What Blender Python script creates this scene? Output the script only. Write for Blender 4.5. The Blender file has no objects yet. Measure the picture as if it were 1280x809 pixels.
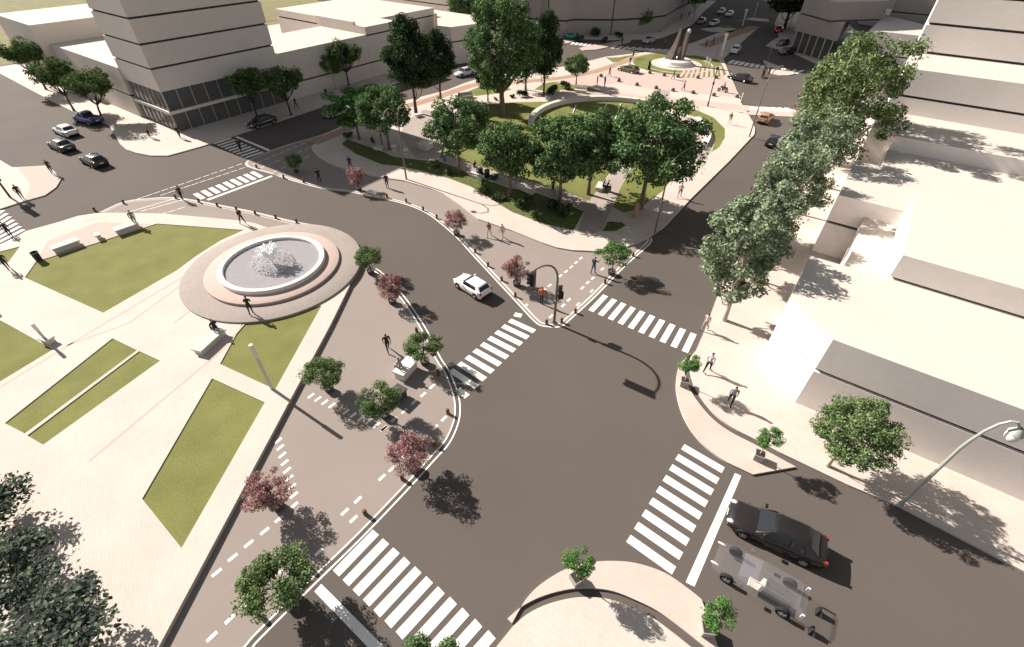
import bpy, bmesh, math, random
import numpy as np
from mathutils import Vector, Matrix
from mathutils.geometry import tessellate_polygon
R = math.radians
scene = bpy.context.scene
C = scene.collection
rnd = random.Random(7)

# ------------------------------------------------------------------ camera (calibrated on the street grid; x = along the sun, y = along the avenue)
F_PX, PITCH, ROLL, AZ, CAM_H = 601.2, 0.72082820, 0.00664843, 0.94556403, 26.0
cp, sp, cr, sr = math.cos(PITCH), math.sin(PITCH), math.cos(ROLL), math.sin(ROLL)
Mc = Matrix(((cr, -sr, 0), (sr, cr, 0), (0, 0, 1))) @ Matrix(((1, 0, 0), (0, -sp, -cp), (0, cp, -sp)))
TH = math.pi / 2 - AZ                                   # rotate the camera frame into street axes
RZ = Matrix.Rotation(TH, 3, 'Z')
def P(px, py, z=0.0):
    """ground place (street axes, metres) seen at a photo pixel for a known height"""
    d = Mc.transposed() @ Vector((px - 640, py - 404.5, F_PX))
    t = (z - CAM_H) / d.z
    p = RZ @ Vector((d.x * t, d.y * t, 0))
    return (p.x, p.y)
def PP(pts, z=0.0):
    return [P(a, b, z) for a, b in pts]
def height(foot, top, z0=0.0):
    g = Vector(P(foot[0], foot[1], z0))
    d = RZ @ (Mc.transposed() @ Vector((top[0] - 640, top[1] - 404.5, F_PX)))
    t = (d.x * g.x + d.y * g.y) / (d.x ** 2 + d.y ** 2)
    return CAM_H + t * d.z - z0
cam_d = bpy.data.cameras.new('camera')
cam = bpy.data.objects.new('camera', cam_d); C.objects.link(cam)
rows = [RZ @ Vector(Mc[i]) for i in range(3)]
m3 = Matrix((rows[0], -rows[1], -rows[2])).transposed()
cam.matrix_world = Matrix.Translation((0, 0, CAM_H)) @ m3.to_4x4()
cam_d.sensor_width = 36; cam_d.lens = F_PX / 1280 * 36
cam_d.clip_start = 0.5; cam_d.clip_end = 1500
scene.camera = cam

# ------------------------------------------------------------------ materials
def mat(name, col, rough=0.85, var=0.0, scale=3.0, metal=0.0, spec=0.12, bump=0.0, kind='noise', var2=0.0, scale2=0.15):
    m = bpy.data.materials.new(name); m.use_nodes = True
    nt = m.node_tree; b = nt.nodes['Principled BSDF']
    b.inputs['Base Color'].default_value = (*col, 1); b.inputs['Roughness'].default_value = rough
    b.inputs['Metallic'].default_value = metal; b.inputs['Specular IOR Level'].default_value = spec
    if var or var2:
        tc = nt.nodes.new('ShaderNodeTexCoord')
        out = None
        for v, s, det in ((var, scale, 6), (var2, scale2, 4)):
            if not v: continue
            n = nt.nodes.new('ShaderNodeTexNoise'); n.inputs['Scale'].default_value = s; n.inputs['Detail'].default_value = det
            nt.links.new(tc.outputs['Object'], n.inputs['Vector'])
            mr = nt.nodes.new('ShaderNodeMapRange'); mr.inputs[1].default_value = .3; mr.inputs[2].default_value = .7
            mr.inputs[3].default_value = 1 - v; mr.inputs[4].default_value = 1 + v
            nt.links.new(n.outputs['Fac'], mr.inputs[0])
            if out is None: out = mr.outputs[0]
            else:
                mu = nt.nodes.new('ShaderNodeMath'); mu.operation = 'MULTIPLY'
                nt.links.new(out, mu.inputs[0]); nt.links.new(mr.outputs[0], mu.inputs[1]); out = mu.outputs[0]
            nz = n
        mx = nt.nodes.new('ShaderNodeVectorMath'); mx.operation = 'SCALE'; mx.inputs[0].default_value = col
        nt.links.new(out, mx.inputs['Scale']); nt.links.new(mx.outputs[0], b.inputs['Base Color'])
        if bump:
            bp = nt.nodes.new('ShaderNodeBump'); bp.inputs['Strength'].default_value = bump; bp.inputs['Distance'].default_value = .02
            nt.links.new(nz.outputs['Fac'], bp.inputs['Height']); nt.links.new(bp.outputs[0], b.inputs['Normal'])
    return m
def paving(name, col, tile=(0.6, 0.4), mortar=.82, rot=0.0, var=.05):
    m = mat(name, col, .85)
    nt = m.node_tree; b = nt.nodes['Principled BSDF']
    tc = nt.nodes.new('ShaderNodeTexCoord'); mp = nt.nodes.new('ShaderNodeMapping'); mp.inputs['Rotation'].default_value[2] = rot
    nt.links.new(tc.outputs['Object'], mp.inputs[0])
    br = nt.nodes.new('ShaderNodeTexBrick'); br.inputs['Scale'].default_value = 1
    br.inputs['Brick Width'].default_value = tile[0]; br.inputs['Row Height'].default_value = tile[1]
    br.inputs['Mortar Size'].default_value = .012; br.inputs['Mortar Smooth'].default_value = .3
    br.inputs['Color1'].default_value = (*[c * (1 + var) for c in col], 1); br.inputs['Color2'].default_value = (*[c * (1 - var) for c in col], 1)
    br.inputs['Mortar'].default_value = (*[c * mortar for c in col], 1)
    nt.links.new(mp.outputs[0], br.inputs['Vector'])
    n = nt.nodes.new('ShaderNodeTexNoise'); n.inputs['Scale'].default_value = .35; n.inputs['Detail'].default_value = 5
    nt.links.new(tc.outputs['Object'], n.inputs['Vector'])
    mr = nt.nodes.new('ShaderNodeMapRange'); mr.inputs[1].default_value = .3; mr.inputs[2].default_value = .7; mr.inputs[3].default_value = .94; mr.inputs[4].default_value = 1.04
    nt.links.new(n.outputs['Fac'], mr.inputs[0])
    mx = nt.nodes.new('ShaderNodeVectorMath'); mx.operation = 'SCALE'
    nt.links.new(br.outputs['Color'], mx.inputs[0]); nt.links.new(mr.outputs[0], mx.inputs['Scale'])
    nt.links.new(mx.outputs[0], b.inputs['Base Color'])
    return m
def leafmat(name, c1, c2, c3, trans=.3):
    m = bpy.data.materials.new(name); m.use_nodes = True
    nt = m.node_tree; nt.nodes.clear()
    g = nt.nodes.new('ShaderNodeNewGeometry'); rp = nt.nodes.new('ShaderNodeValToRGB')
    rp.color_ramp.elements[0].color = (*c1, 1); rp.color_ramp.elements[1].color = (*c3, 1)
    e = rp.color_ramp.elements.new(.5); e.color = (*c2, 1)
    nt.links.new(g.outputs['Random Per Island'], rp.inputs[0])
    d = nt.nodes.new('ShaderNodeBsdfDiffuse'); t = nt.nodes.new('ShaderNodeBsdfTranslucent'); mx = nt.nodes.new('ShaderNodeMixShader')
    mx.inputs[0].default_value = trans
    nt.links.new(rp.outputs[0], d.inputs[0]); nt.links.new(rp.outputs[0], t.inputs[0])
    nt.links.new(d.outputs[0], mx.inputs[1]); nt.links.new(t.outputs[0], mx.inputs[2])
    o = nt.nodes.new('ShaderNodeOutputMaterial'); nt.links.new(mx.outputs[0], o.inputs[0])
    return m
def glassmat(name, col, rough=.06, alpha=1.0):
    m = mat(name, col, rough, spec=.6)
    m.node_tree.nodes['Principled BSDF'].inputs['Alpha'].default_value = alpha
    return m
M = {}
M['asphalt'] = mat('asphalt', (.108, .090, .079), .9, var=.09, scale=14, bump=.25, var2=.05, scale2=.12)
M['ground'] = mat('dry_ground', (.19, .175, .085), .95, var=.15, scale=.4)
M['shared'] = mat('shared_concrete', (.265, .222, .195), .88, var=.035, scale=9, var2=.04, scale2=.2)
M['cream'] = paving('cream_paving', (.54, .47, .41), (.34, .17), .88, R(18), .03)
M['walk'] = paving('sidewalk_paving', (.535, .46, .40), (.3, .3), .88, 0, .03)
M['park'] = paving('park_paving', (.535, .455, .395), (.6, .6), .88, R(7), .03)
M['pink'] = mat('pink_paving', (.48, .37, .32), .88, var=.05, scale=5)
M['greystone'] = paving('grey_setts', (.34, .29, .258), (.24, .12), .88, R(35), .06)
M['gravel'] = mat('pale_gravel', (.36, .30, .265), .95, var=.12, scale=20, var2=.05, scale2=.3)
M['kerb'] = mat('kerb_stone', (.50, .45, .41), .85, var=.06, scale=4)
M['paint'] = mat('road_paint', (.78, .75, .68), .7, var=.10, scale=10, var2=.07, scale2=1.1)
M['terracotta'] = mat('terracotta_path', (.36, .24, .17), .9, var=.07, scale=3)
M['lawn'] = mat('lawn', (.17, .17, .056), .95, var=.16, scale=9, bump=.9, var2=.10, scale2=.5)
M['lawn2'] = mat('park_lawn', (.155, .165, .05), .95, var=.18, scale=6, bump=.8, var2=.16, scale2=.4)
M['hedge_ground'] = mat('planting_bed', (.10, .115, .038), .95, var=.3, scale=4, bump=.9)
M['wall'] = mat('render_wall', (.60, .54, .49), .9, var=.03, scale=2.5, var2=.03, scale2=.25)
M['roof'] = mat('pale_roof', (.56, .50, .435), .9, var=.02, scale=2, var2=.03, scale2=.2)
M['gap'] = mat('dark_gap', (.05, .05, .055), .8)
M['palewall'] = mat('pale_render', (.80, .735, .69), .9, var=.03, scale=2.5, var2=.03, scale2=.25)
M['blush'] = paving('blush_paving', (.53, .43, .37), (.3, .15), .92, R(-30), .03)
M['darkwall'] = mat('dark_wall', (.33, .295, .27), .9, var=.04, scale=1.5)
M['glass'] = glassmat('building_glass', (.10, .098, .095), .08)
M['mullion'] = mat('mullion_metal', (.42, .40, .38), .5, metal=.3)
M['white'] = mat('white_stone', (.70, .66, .60), .8, var=.03, scale=3)
M['stone'] = mat('bench_stone', (.56, .52, .46), .85, var=.06, scale=6)
M['water'] = mat('fountain_water', (.30, .28, .285), .12, spec=.5, var=.05, scale=2.2, bump=.35)
M['steel'] = mat('grey_steel', (.33, .33, .30), .5, metal=.35)
M['polegreen'] = mat('lamp_post_grey', (.36, .38, .34), .5, metal=.2)
M['black'] = mat('black_metal', (.03, .03, .032), .5)
M['brownpole'] = mat('brown_metal', (.17, .15, .12), .55, metal=.2)
M['rust'] = mat('corten', (.17, .085, .036), .75, var=.2, scale=18)
M['darkstone'] = mat('dark_bollard_stone', (.10, .09, .085), .8)
M['lens'] = mat('lamp_lens', (.75, .73, .62), .25)
M['bark'] = mat('bark', (.16, .125, .095), .95, var=.25, scale=7, bump=.6)
M['barkpale'] = mat('pale_bark', (.42, .36, .30), .9, var=.18, scale=4, bump=.4)
M['barkdark'] = mat('dark_bark', (.07, .058, .048), .95, var=.2, scale=7)
M['planter'] = mat('concrete_planter', (.33, .31, .29), .85, var=.06, scale=8)
M['planterdark'] = mat('dark_planter', (.075, .07, .066), .8, var=.06, scale=8)
M['soil'] = mat('soil', (.05, .038, .028), 1)
M['bronze'] = mat('weathered_bronze', (.115, .09, .075), .6, var=.15, scale=2)
M['spray'] = leafmat('water_spray', (.96, .96, .96), (.97, .97, .97), (.98, .98, .98), .12)
M['leaf_mid'] = leafmat('leaf_mid', (.040, .080, .036), (.095, .16, .066), (.22, .31, .125), .2)
M['leaf_dark'] = leafmat('leaf_dark', (.020, .038, .020), (.046, .076, .034), (.11, .155, .068), .15)
M['leaf_soft'] = leafmat('leaf_soft', (.055, .095, .042), (.135, .20, .080), (.30, .38, .165), .3)
M['leaf_grey'] = leafmat('leaf_greygreen', (.035, .048, .040), (.07, .09, .068), (.15, .18, .12), .15)
M['leaf_vase'] = leafmat('leaf_street', (.036, .062, .028), (.085, .13, .050), (.19, .25, .10), .2)
M['leaf_blue'] = leafmat('leaf_bluegreen', (.10, .135, .085), (.215, .275, .165), (.42, .47, .31), .25)
M['leaf_olive'] = leafmat('leaf_olive', (.060, .095, .042), (.15, .205, .085), (.32, .37, .17), .25)
M['leaf_bright'] = leafmat('leaf_bright', (.045, .098, .034), (.11, .195, .062), (.26, .37, .125), .3)
M['leaf_green'] = leafmat('leaf_green', (.042, .11, .034), (.10, .215, .060), (.22, .36, .11), .3)
M['leaf_red'] = leafmat('leaf_red', (.20, .09, .09), (.36, .19, .185), (.52, .35, .33), .3)

# ------------------------------------------------------------------ mesh helpers
class MB:
    def __init__(s): s.v = []; s.f = []; s.mi = []
    def add(s, vs, fs, mi=0):
        o = len(s.v); s.v += [tuple(v) for v in vs]; s.f += [tuple(i + o for i in f) for f in fs]; s.mi += [mi] * len(fs); return s
    def box(s, c, d, rz=0.0, mi=0, taper=1.0):
        x, y, z = d[0] / 2, d[1] / 2, d[2] / 2; co, si = math.cos(rz), math.sin(rz); vs = []
        for k, t in ((-1, 1.0), (1, taper)):
            for a, b in ((-1, -1), (1, -1), (1, 1), (-1, 1)):
                X, Y = a * x * t, b * y * t
                vs.append((c[0] + X * co - Y * si, c[1] + X * si + Y * co, c[2] + k * z))
        return s.add(vs, [(3, 2, 1, 0), (4, 5, 6, 7), (0, 1, 5, 4), (1, 2, 6, 5), (2, 3, 7, 6), (3, 0, 4, 7)], mi)
    def tube(s, pts, rad, n=8, mi=0, cap=True):
        pts = [Vector(p) for p in pts]; rad = rad if isinstance(rad, (list, tuple)) else [rad] * len(pts)
        o = len(s.v); up = Vector((0.0, 0.0, 1.0)); side = None
        for i, p in enumerate(pts):
            t = (pts[min(i + 1, len(pts) - 1)] - pts[max(i - 1, 0)]).normalized()
            if side is None: side = t.cross(up if abs(t.z) < .95 else Vector((1, 0, 0))).normalized()
            side = (side - t * side.dot(t)).normalized(); b = t.cross(side)
            for k in range(n):
                a = 2 * math.pi * k / n
                s.v.append(tuple(p + (side * math.cos(a) + b * math.sin(a)) * rad[i]))
        for i in range(len(pts) - 1):
            for k in range(n):
                a, b_ = o + i * n + k, o + i * n + (k + 1) % n
                s.f.append((a, b_, b_ + n, a + n)); s.mi.append(mi)
        if cap:
            s.f.append(tuple(o + k for k in range(n))[::-1]); s.f.append(tuple(o + (len(pts) - 1) * n + k for k in range(n))); s.mi += [mi, mi]
        return s
    def lathe(s, prof, c=(0, 0, 0), n=24, mi=0, axis='z'):
        o = len(s.v)
        for r, z in prof:
            for k in range(n):
                a = 2 * math.pi * k / n; q = (r * math.cos(a), r * math.sin(a), z)
                if axis == 'y': q = (q[0], z, q[1])
                if axis == 'x': q = (z, q[0], q[1])
                s.v.append((c[0] + q[0], c[1] + q[1], c[2] + q[2]))
        for i in range(len(prof) - 1):
            for k in range(n):
                a, b = o + i * n + k, o + i * n + (k + 1) % n
                s.f.append((a, b, b + n, a + n)); s.mi.append(mi)
        return s
    def cyl(s, c, r, h, n=16, mi=0, axis='z', r2=None):
        r2 = r if r2 is None else r2
        return s.lathe([(0.0001, 0), (r, 0), (r2, h), (0.0001, h)], c, n, mi, axis)
    def sphere(s, c, r, sc=(1, 1, 1), n=10, mi=0):
        o = len(s.v); m = n // 2
        for i in range(m + 1):
            th = math.pi * (i + .0001) / (m + .0002)
            for k in range(n):
                a = 2 * math.pi * k / n
                s.v.append((c[0] + r * sc[0] * math.sin(th) * math.cos(a), c[1] + r * sc[1] * math.sin(th) * math.sin(a), c[2] + r * sc[2] * math.cos(th)))
        for i in range(m):
            for k in range(n):
                a, b = o + i * n + k, o + i * n + (k + 1) % n
                s.f.append((a, a + n, b + n, b)); s.mi.append(mi)
        return s
    def mesh(s, name, mats, smooth=False, sharp=35):
        me = bpy.data.meshes.new(name); me.from_pydata(s.v, [], s.f)
        for m in (mats if isinstance(mats, (list, tuple)) else [mats]): me.materials.append(m)
        me.polygons.foreach_set('material_index', s.mi)
        bm = bmesh.new(); bm.from_mesh(me); bmesh.ops.recalc_face_normals(bm, faces=bm.faces); bm.to_mesh(me); bm.free()
        if smooth:
            me.polygons.foreach_set('use_smooth', [True] * len(me.polygons))
            me.set_sharp_from_angle(angle=R(sharp))
        return me
    def obj(s, name, mats, parent=None, smooth=False, sharp=35):
        return link(name, s.mesh(name, mats, smooth, sharp), parent)
def link(name, me, parent=None):
    o = bpy.data.objects.new(name, me); C.objects.link(o)
    if parent is not None: o.parent = parent
    return o
def area(poly): return sum(poly[i - 1][0] * poly[i][1] - poly[i][0] * poly[i - 1][1] for i in range(len(poly))) / 2
def ccw(poly): return list(poly) if area(poly) > 0 else list(poly)[::-1]
def tess(loops):
    vs = [Vector((x, y, 0)) for l in loops for x, y in l]
    return vs, tessellate_polygon([[Vector((x, y, 0)) for x, y in l] for l in loops])
def slab(name, outer, z0, z1, m, holes=(), mside=None, hz=None, kind='structure', parent=None):
    """flat piece with real edges; the holes get walls down to hz"""
    b = MB(); loops = [ccw(outer)] + [ccw(h)[::-1] for h in holes]
    vs, tr = tess(loops)
    b.add([(v.x, v.y, z1) for v in vs], tr, 0)
    if z0 is not None:
        for i, l in enumerate(loops):
            n = len(l); zz = z0 if i == 0 else (hz if hz is not None else z0)
            b.add([(x, y, z1) for x, y in l] + [(x, y, zz) for x, y in l], [(k, (k + 1) % n, n + (k + 1) % n, n + k) for k in range(n)], 1 if mside else 0)
    o = b.obj(name, [m, mside] if mside else m, parent)
    for p in o.data.polygons:
        if abs(p.normal.z) > .9 and p.normal.z < 0: p.flip()
    if kind: o['kind'] = kind
    return o
def smooth_path(pts, n=6, closed=False):
    out = []; N = len(pts)
    for i in range(N if closed else N - 1):
        p0, p1, p2, p3 = [Vector(pts[j % N] if closed else pts[max(0, min(N - 1, j))]) for j in (i - 1, i, i + 1, i + 2)]
        for k in range(n):
            t = k / n
            q = .5 * ((2 * p1) + (p2 - p0) * t + (2 * p0 - 5 * p1 + 4 * p2 - p3) * t * t + (3 * p1 - p0 - 3 * p2 + p3) * t ** 3)
            out.append((q.x, q.y))
    if not closed: out.append(tuple(pts[-1]))
    return out
def offset_path(pts, d):
    out = []
    for i, p in enumerate(pts):
        a = Vector(pts[max(0, i - 1)]); b = Vector(pts[min(len(pts) - 1, i + 1)]); t = (b - a).normalized()
        out.append((p[0] - t.y * d, p[1] + t.x * d))
    return out
def strip(b, pts, w, z, off=0.0, mi=0):
    l, r = offset_path(pts, off + w / 2), offset_path(pts, off - w / 2); n = len(pts)
    b.add([(x, y, z) for x, y in l] + [(x, y, z) for x, y in r], [(k, k + 1, n + k + 1, n + k) for k in range(n - 1)], mi); return b
def up(o):
    for p in o.data.polygons:
        if p.normal.z < 0: p.flip()
    return o
def inset(poly, d):
    poly = ccw(poly); n = len(poly); out = []
    for i in range(n):
        a, b, c = Vector(poly[i - 1]), Vector(poly[i]), Vector(poly[(i + 1) % n])
        t1 = (b - a).normalized(); t2 = (c - b).normalized(); n1 = Vector((-t1.y, t1.x)); n2 = Vector((-t2.y, t2.x))
        k = (n1 + n2); k = k / max(.2, k.dot(n1)); out.append((b.x + k.x * d, b.y + k.y * d))
    return out
def tag(o, label, cat, group=None):
    o['label'] = label; o['category'] = cat
    if group: o['group'] = group
    return o
def thing(name, label, cat, loc, rz=0.0, group=None, sc=1.0):
    o = bpy.data.objects.new(name, None); C.objects.link(o); o.empty_display_size = .3
    o.location = loc; o.rotation_euler = (0, 0, rz); o.scale = (sc, sc, sc) if not isinstance(sc, tuple) else sc
    return tag(o, label, cat, group)
def clone(root, label, loc, rz=0.0, sc=1.0, group=None):
    r = root.copy(); C.objects.link(r); r.location = loc; r.rotation_euler = (0, 0, rz); r.scale = (sc, sc, sc) if not isinstance(sc, tuple) else sc
    r['label'] = label
    if group: r['group'] = group
    for ch in root.children:
        c = ch.copy(); C.objects.link(c); c.parent = r
        for g in ch.children:
            d = g.copy(); C.objects.link(d); d.parent = c
    return r
ORD = ['first', 'second', 'third', 'fourth', 'fifth', 'sixth', 'seventh', 'eighth', 'ninth', 'tenth', 'eleventh', 'twelfth', 'thirteenth', 'fourteenth']

# ------------------------------------------------------------------ light
SUN_EL, SUN_AZ = 32.9, 2.2                              # shadows run along +x, turned by SUN_AZ
sd = bpy.data.lights.new('sun', 'SUN'); sd.energy = 5.0; sd.angle = R(.5); sd.color = (1.0, .935, .865)
so = bpy.data.objects.new('sun', sd); C.objects.link(so)
dirv = Vector((math.cos(R(SUN_AZ)) * math.cos(R(SUN_EL)), math.sin(R(SUN_AZ)) * math.cos(R(SUN_EL)), -math.sin(R(SUN_EL))))
so.rotation_euler = dirv.to_track_quat('-Z', 'Y').to_euler(); so.location = (-60, 0, 60)
w = bpy.data.worlds.new('World'); scene.world = w; w.use_nodes = True
nt = w.node_tree; bg = nt.nodes['Background']
sky = nt.nodes.new('ShaderNodeTexSky'); sky.sky_type = 'NISHITA'; sky.sun_disc = False
sky.sun_elevation = R(SUN_EL); sky.sun_rotation = math.atan2(-dirv.x, -dirv.y); sky.dust_density = .6; sky.ozone_density = .4; sky.air_density = 1.0
hs = nt.nodes.new('ShaderNodeHueSaturation'); hs.inputs['Saturation'].default_value = .35
nt.links.new(sky.outputs[0], hs.inputs['Color']); nt.links.new(hs.outputs[0], bg.inputs[0]); bg.inputs[1].default_value = .05
scene.view_settings.view_transform = 'Standard'; scene.view_settings.look = 'None'
scene.view_settings.exposure = 1.06; scene.view_settings.gamma = 1

# ================================================================== THE GROUND
slab('ground', [(-600, -150), (300, -150), (300, 700), (-600, 700)], None, -.02, M['ground'])
slab('road', [(-150, -60), (120, -60), (120, 330), (-150, 330)], None, 0, M['asphalt'])
slab('dry_field', [(-149, 32), (-137, 26), (-137, 120), (-149, 120)], None, .004, M['ground'])
ZP, ZK = .28, .13
def clampfar(pts, z=0): return PP(pts, z)

# shared street beside the plaza
SL = [(250, 862), (303, 809), (320, 790), (386, 725), (446, 667), (505, 606), (537, 571), (555, 551), (566, 526), (567.5, 506), (564, 489), (555, 466), (544, 449), (527, 414), (510, 387), (500, 373), (486, 357), (470, 341), (452, 332)]
sl = smooth_path(PP(SL), 4)
slab('shared_street', sl + PP([(440, 300), (405, 283), (370, 277), (320, 265), (280, 257), (240, 249.5), (212, 246.5), (185, 248), (155, 252), (120, 267), (140, 290), (300, 300), (400, 400), (300, 560), (180, 800), (150, 870)]), None, .004, M['shared'])
CI = [(815, 298), (812, 306), (780, 335), (745, 371), (710, 403), (703, 408), (694, 410), (684, 409), (674, 407), (665, 400), (652, 386), (640, 373), (615, 346), (590, 319), (570, 297), (550, 279.5), (532, 266.5), (510, 257), (482, 249.5), (460, 245), (435, 240), (411, 237.5), (390, 233), (365, 226), (340, 218), (320, 212.5), (310, 209), (306, 206), (307.5, 202), (315, 197.5), (340, 187.5), (365, 179), (400, 169), (425, 159)]
ci = smooth_path(PP(CI), 4)
slab('shared_island', ci + PP([(440, 168), (470, 205), (560, 232), (660, 275), (800, 280)]), None, .004, M['shared'])
# white double edge lines
b = MB(); 
for path in (sl[:len(sl) - 3], ci[:4 * 24]):
    strip(b, path, .10, .009, -.06); strip(b, path, .10, .009, -.40)
o = up(b.obj('edge_lines', M['paint'])); o['kind'] = 'structure'
b = MB(); kp = smooth_path(PP([(405, 283), (370, 277), (320, 265), (280, 257), (240, 249.5), (212, 246.5), (185, 248), (155, 252), (125, 265)]), 4)
strip(b, kp, .3, .009, .15); strip(b, kp, .12, .009, .55)
strip(b, ci[4 * 24:], .28, .009, -.2)
o = up(b.obj('flush_kerb_line', M['kerb'])); o['kind'] = 'structure'

# the plaza with sunken lawns
FC = (-39.5, 17.0)                                      # fountain centre
def arc(c, r, a0, a1, n): return [(c[0] + r * math.cos(R(a0 + (a1 - a0) * k / n)), c[1] + r * math.sin(R(a0 + (a1 - a0) * k / n))) for k in range(n + 1)]
plaza = PP([(437, 357), (413, 406), (317, 585), (306, 607), (198, 809), (120, 950), (-300, 950), (-420, 430), (-60, 325), (0, 309), (32, 289), (75, 277), (97, 270), (120, 266.5), (146, 266), (202, 267), (260, 272), (302, 276), (318, 279)], ZP) 
plaza += [(FC[0] + 4, FC[1] + 5.5)]
L1 = PP([(31, 347), (45, 327), (196, 279.5), (305, 287.5), (275, 301), (246, 319.5), (221, 338), (129, 391)], ZP)
L2 = PP([(-50, 328), (25, 308), (11, 327), (-50, 352)], ZP)
L3 = PP([(-30, 386), (7, 404), (66, 437), (0, 477), (-60, 510), (-100, 440)], ZP)
L4 = PP([(6, 529), (140.5, 423), (171, 438), (31, 542)], ZP)
L5 = PP([(34, 544.5), (174, 439), (200, 451), (54, 556)], ZP)
L6 = PP([(265, 473), (331, 503), (227, 685), (177.6, 623.5)], ZP)
L7 = PP([(275, 455), (304, 402), (345, 390), (402, 382), (344, 487)], ZP)
lawns = [L1, L2, L3, L4, L5, L6, L7]
slab('plaza', plaza, 0, ZP, M['cream'], lawns, M['kerb'], ZP - .09)
for l in lawns: slab('lawn', inset(l, .002), None, ZP - .055, M['lawn'])
b = MB()
for pts in ([(0, 484), (131, 404), (229, 346)], [(83, 432), (161, 404), (226, 357)], [(217, 404), (238, 388)], [(111, 577), (215, 490), (275, 440), (305, 405)]):
    strip(b, PP(pts, ZP), .17, ZP + .004)
o = up(b.obj('paving_band', M['pink'])); o['kind'] = 'structure'
slab('pink_paving', PP([(121, 278), (190, 280), (120, 304), (45, 327), (51, 317), (59, 302)], ZP), None, ZP + .004, M['pink'])
b = MB(); b.add([(*P(98, 274, ZP), ZP + .02), (*P(122, 268, ZP), .02), (*P(144, 267, ZP), .02), (*P(138, 270, ZP), ZP + .006), (*P(104, 277, ZP), ZP + .02)], [(0, 1, 2, 3, 4)])
o = up(b.obj('kerb_ramp', M['white'])); o['kind'] = 'structure'

# pavements
WL = [(-60, 80), (0, 92), (45, 116), (92, 140), (136, 156), (150, 180), (158, 187), (170, 191), (188, 194.5), (210, 194.5), (230, 189), (254, 182.3), (309, 164), (346, 152), (380, 141), (407, 132), (465, 114), (492, 105), (570, 80), (600, 70.5)]
wl = PP(WL, ZK)
slab('pavement', wl + [(-77, 112), (-84, 125), (-140, 125), (-148, 24)], 0, ZK, M['walk'], (), M['kerb'])
slab('corner_pavement', PP([(-40, 185), (0, 200), (15, 209), (21, 209), (56, 207), (68, 214), (76, 224), (70, 234), (56, 244), (31, 251), (0, 261), (-40, 272)], ZK), 0, ZK, M['walk'], (), M['kerb'])
slab('corner_pink_paving', PP([(21, 209.5), (55.5, 207.5), (75, 224.5), (69, 233.5), (55.5, 243.5), (30.5, 250.5), (37, 235), (37, 229), (30, 221)], ZK), None, ZK + .004, M['pink'])
# right hand pavement, its built-out corner and the gap between them
gin = smooth_path(PP([(861, 451.5), (864, 470), (872, 490), (892.5, 516.5), (915, 534), (945, 549.5), (975, 565.5)], ZK), 4)
wr = [(-5.3, 110), (-5.2, 70), (-5.2, 39.7)] + PP([(882, 410), (870, 438), (864, 445)], ZK) + gin + PP([(1060, 606), (1123, 632), (1280, 714), (1440, 795)], ZK)
slab('side_pavement', wr + [(60, 24), (60, 110)], 0, ZK, M['walk'], (), M['kerb'])
gout = offset_path(gin, -.42)
bo = smooth_path(PP([(864, 441), (852, 452), (847.5, 461.5), (845, 484), (850, 509), (860, 531.5), (877.5, 554), (902.5, 574), (927.5, 586.5), (941, 593)], ZK), 4)
slab('kerb_build_out', bo + PP([(995, 583.5)], ZK) + gout[::-1][1:-1], 0, ZK, M['blush'], (), M['kerb'])
bi = smooth_path(PP([(640, 779), (657.5, 749), (677.6, 729), (708, 711), (740, 702.6), (773, 701.4), (800, 705), (831, 716), (858, 734), (877, 749)], ZK), 4)
ba = smooth_path(PP([(641, 783), (660, 767), (685, 755), (715, 747.5), (740, 746.5), (765.5, 750), (790.6, 760), (816, 772.5), (841, 790.5), (868, 812), (900, 838)], ZK), 4)
slab('kerb_island', bi + PP([(898, 809), (912, 836)], ZK) + offset_path(ba, .42)[::-1], 0, ZK, M['blush'], (), M['kerb'])
slab('near_pavement', ba + PP([(900, 960), (560, 960), (560, 880), (620, 809)], ZK), 0, ZK, M['walk'], (), M['kerb'])

# the park and the monument plaza
park = [(389, 184), (391, 189), (397, 195), (405, 200.5), (417, 206), (430, 210.6), (455, 217.5), (480, 222), (505, 225.6), (540, 236), (555, 242.5), (577, 257.5), (597, 273.5), (640, 288), (677, 303), (695, 309), (715, 312.5), (745, 314), (765, 312.5), (780, 309.5), (800, 302.5), (812, 296), (830, 284), (865, 247), (911, 202), (943, 168), (944, 161), (941, 152), (935, 142), (928, 131), (919, 108), (912, 93), (904, 73), (925, 55), (938, 43), (949, 34), (940, 32.5), (925, 36), (895, 42), (870, 52), (846, 60), (827, 63), (800, 66), (770, 69.5), (757, 71), (741, 75), (700, 84), (640, 91), (592.5, 100), (580, 104), (559, 112.5), (530, 120), (502, 127), (465, 140), (421, 160.5), (400, 171)]
parkp = PP(park, ZK)
slab('park_pavement', parkp, 0, ZK, M['park'], (), M['kerb'])
def sheet(name, px, m, dz=.004, z=ZK): return slab(name, PP(px, z), None, z + dz, m)
b = MB(); strip(b, smooth_path(PP([(391, 179), (424, 165.5), (465, 147), (505, 133.5), (530, 127), (560, 117), (590, 107), (615, 103.5), (640, 103), (672, 100.5), (712, 96), (745, 89), (780, 77.5), (800, 71.5), (827, 66.5)], ZK), 5), 2.0, ZK + .008)
strip(b, PP([(880, 58), (925, 40), (944, 33)], ZK), 3.2, ZK + .008)
o = up(b.obj('cycle_path', M['terracotta'])); o['kind'] = 'structure'
sheet('planting_bed', [(427, 180), (445, 192.5), (477, 205.6), (497, 207.5), (530, 214), (561, 223), (590, 234), (617, 251), (640, 265), (677, 279), (717, 288), (730, 264), (700, 252), (667, 240), (636, 235), (611, 226), (586, 217), (571, 209), (549, 202), (525, 200), (492, 196), (472, 187), (450, 180), (434, 174)], M['hedge_ground'])
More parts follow.
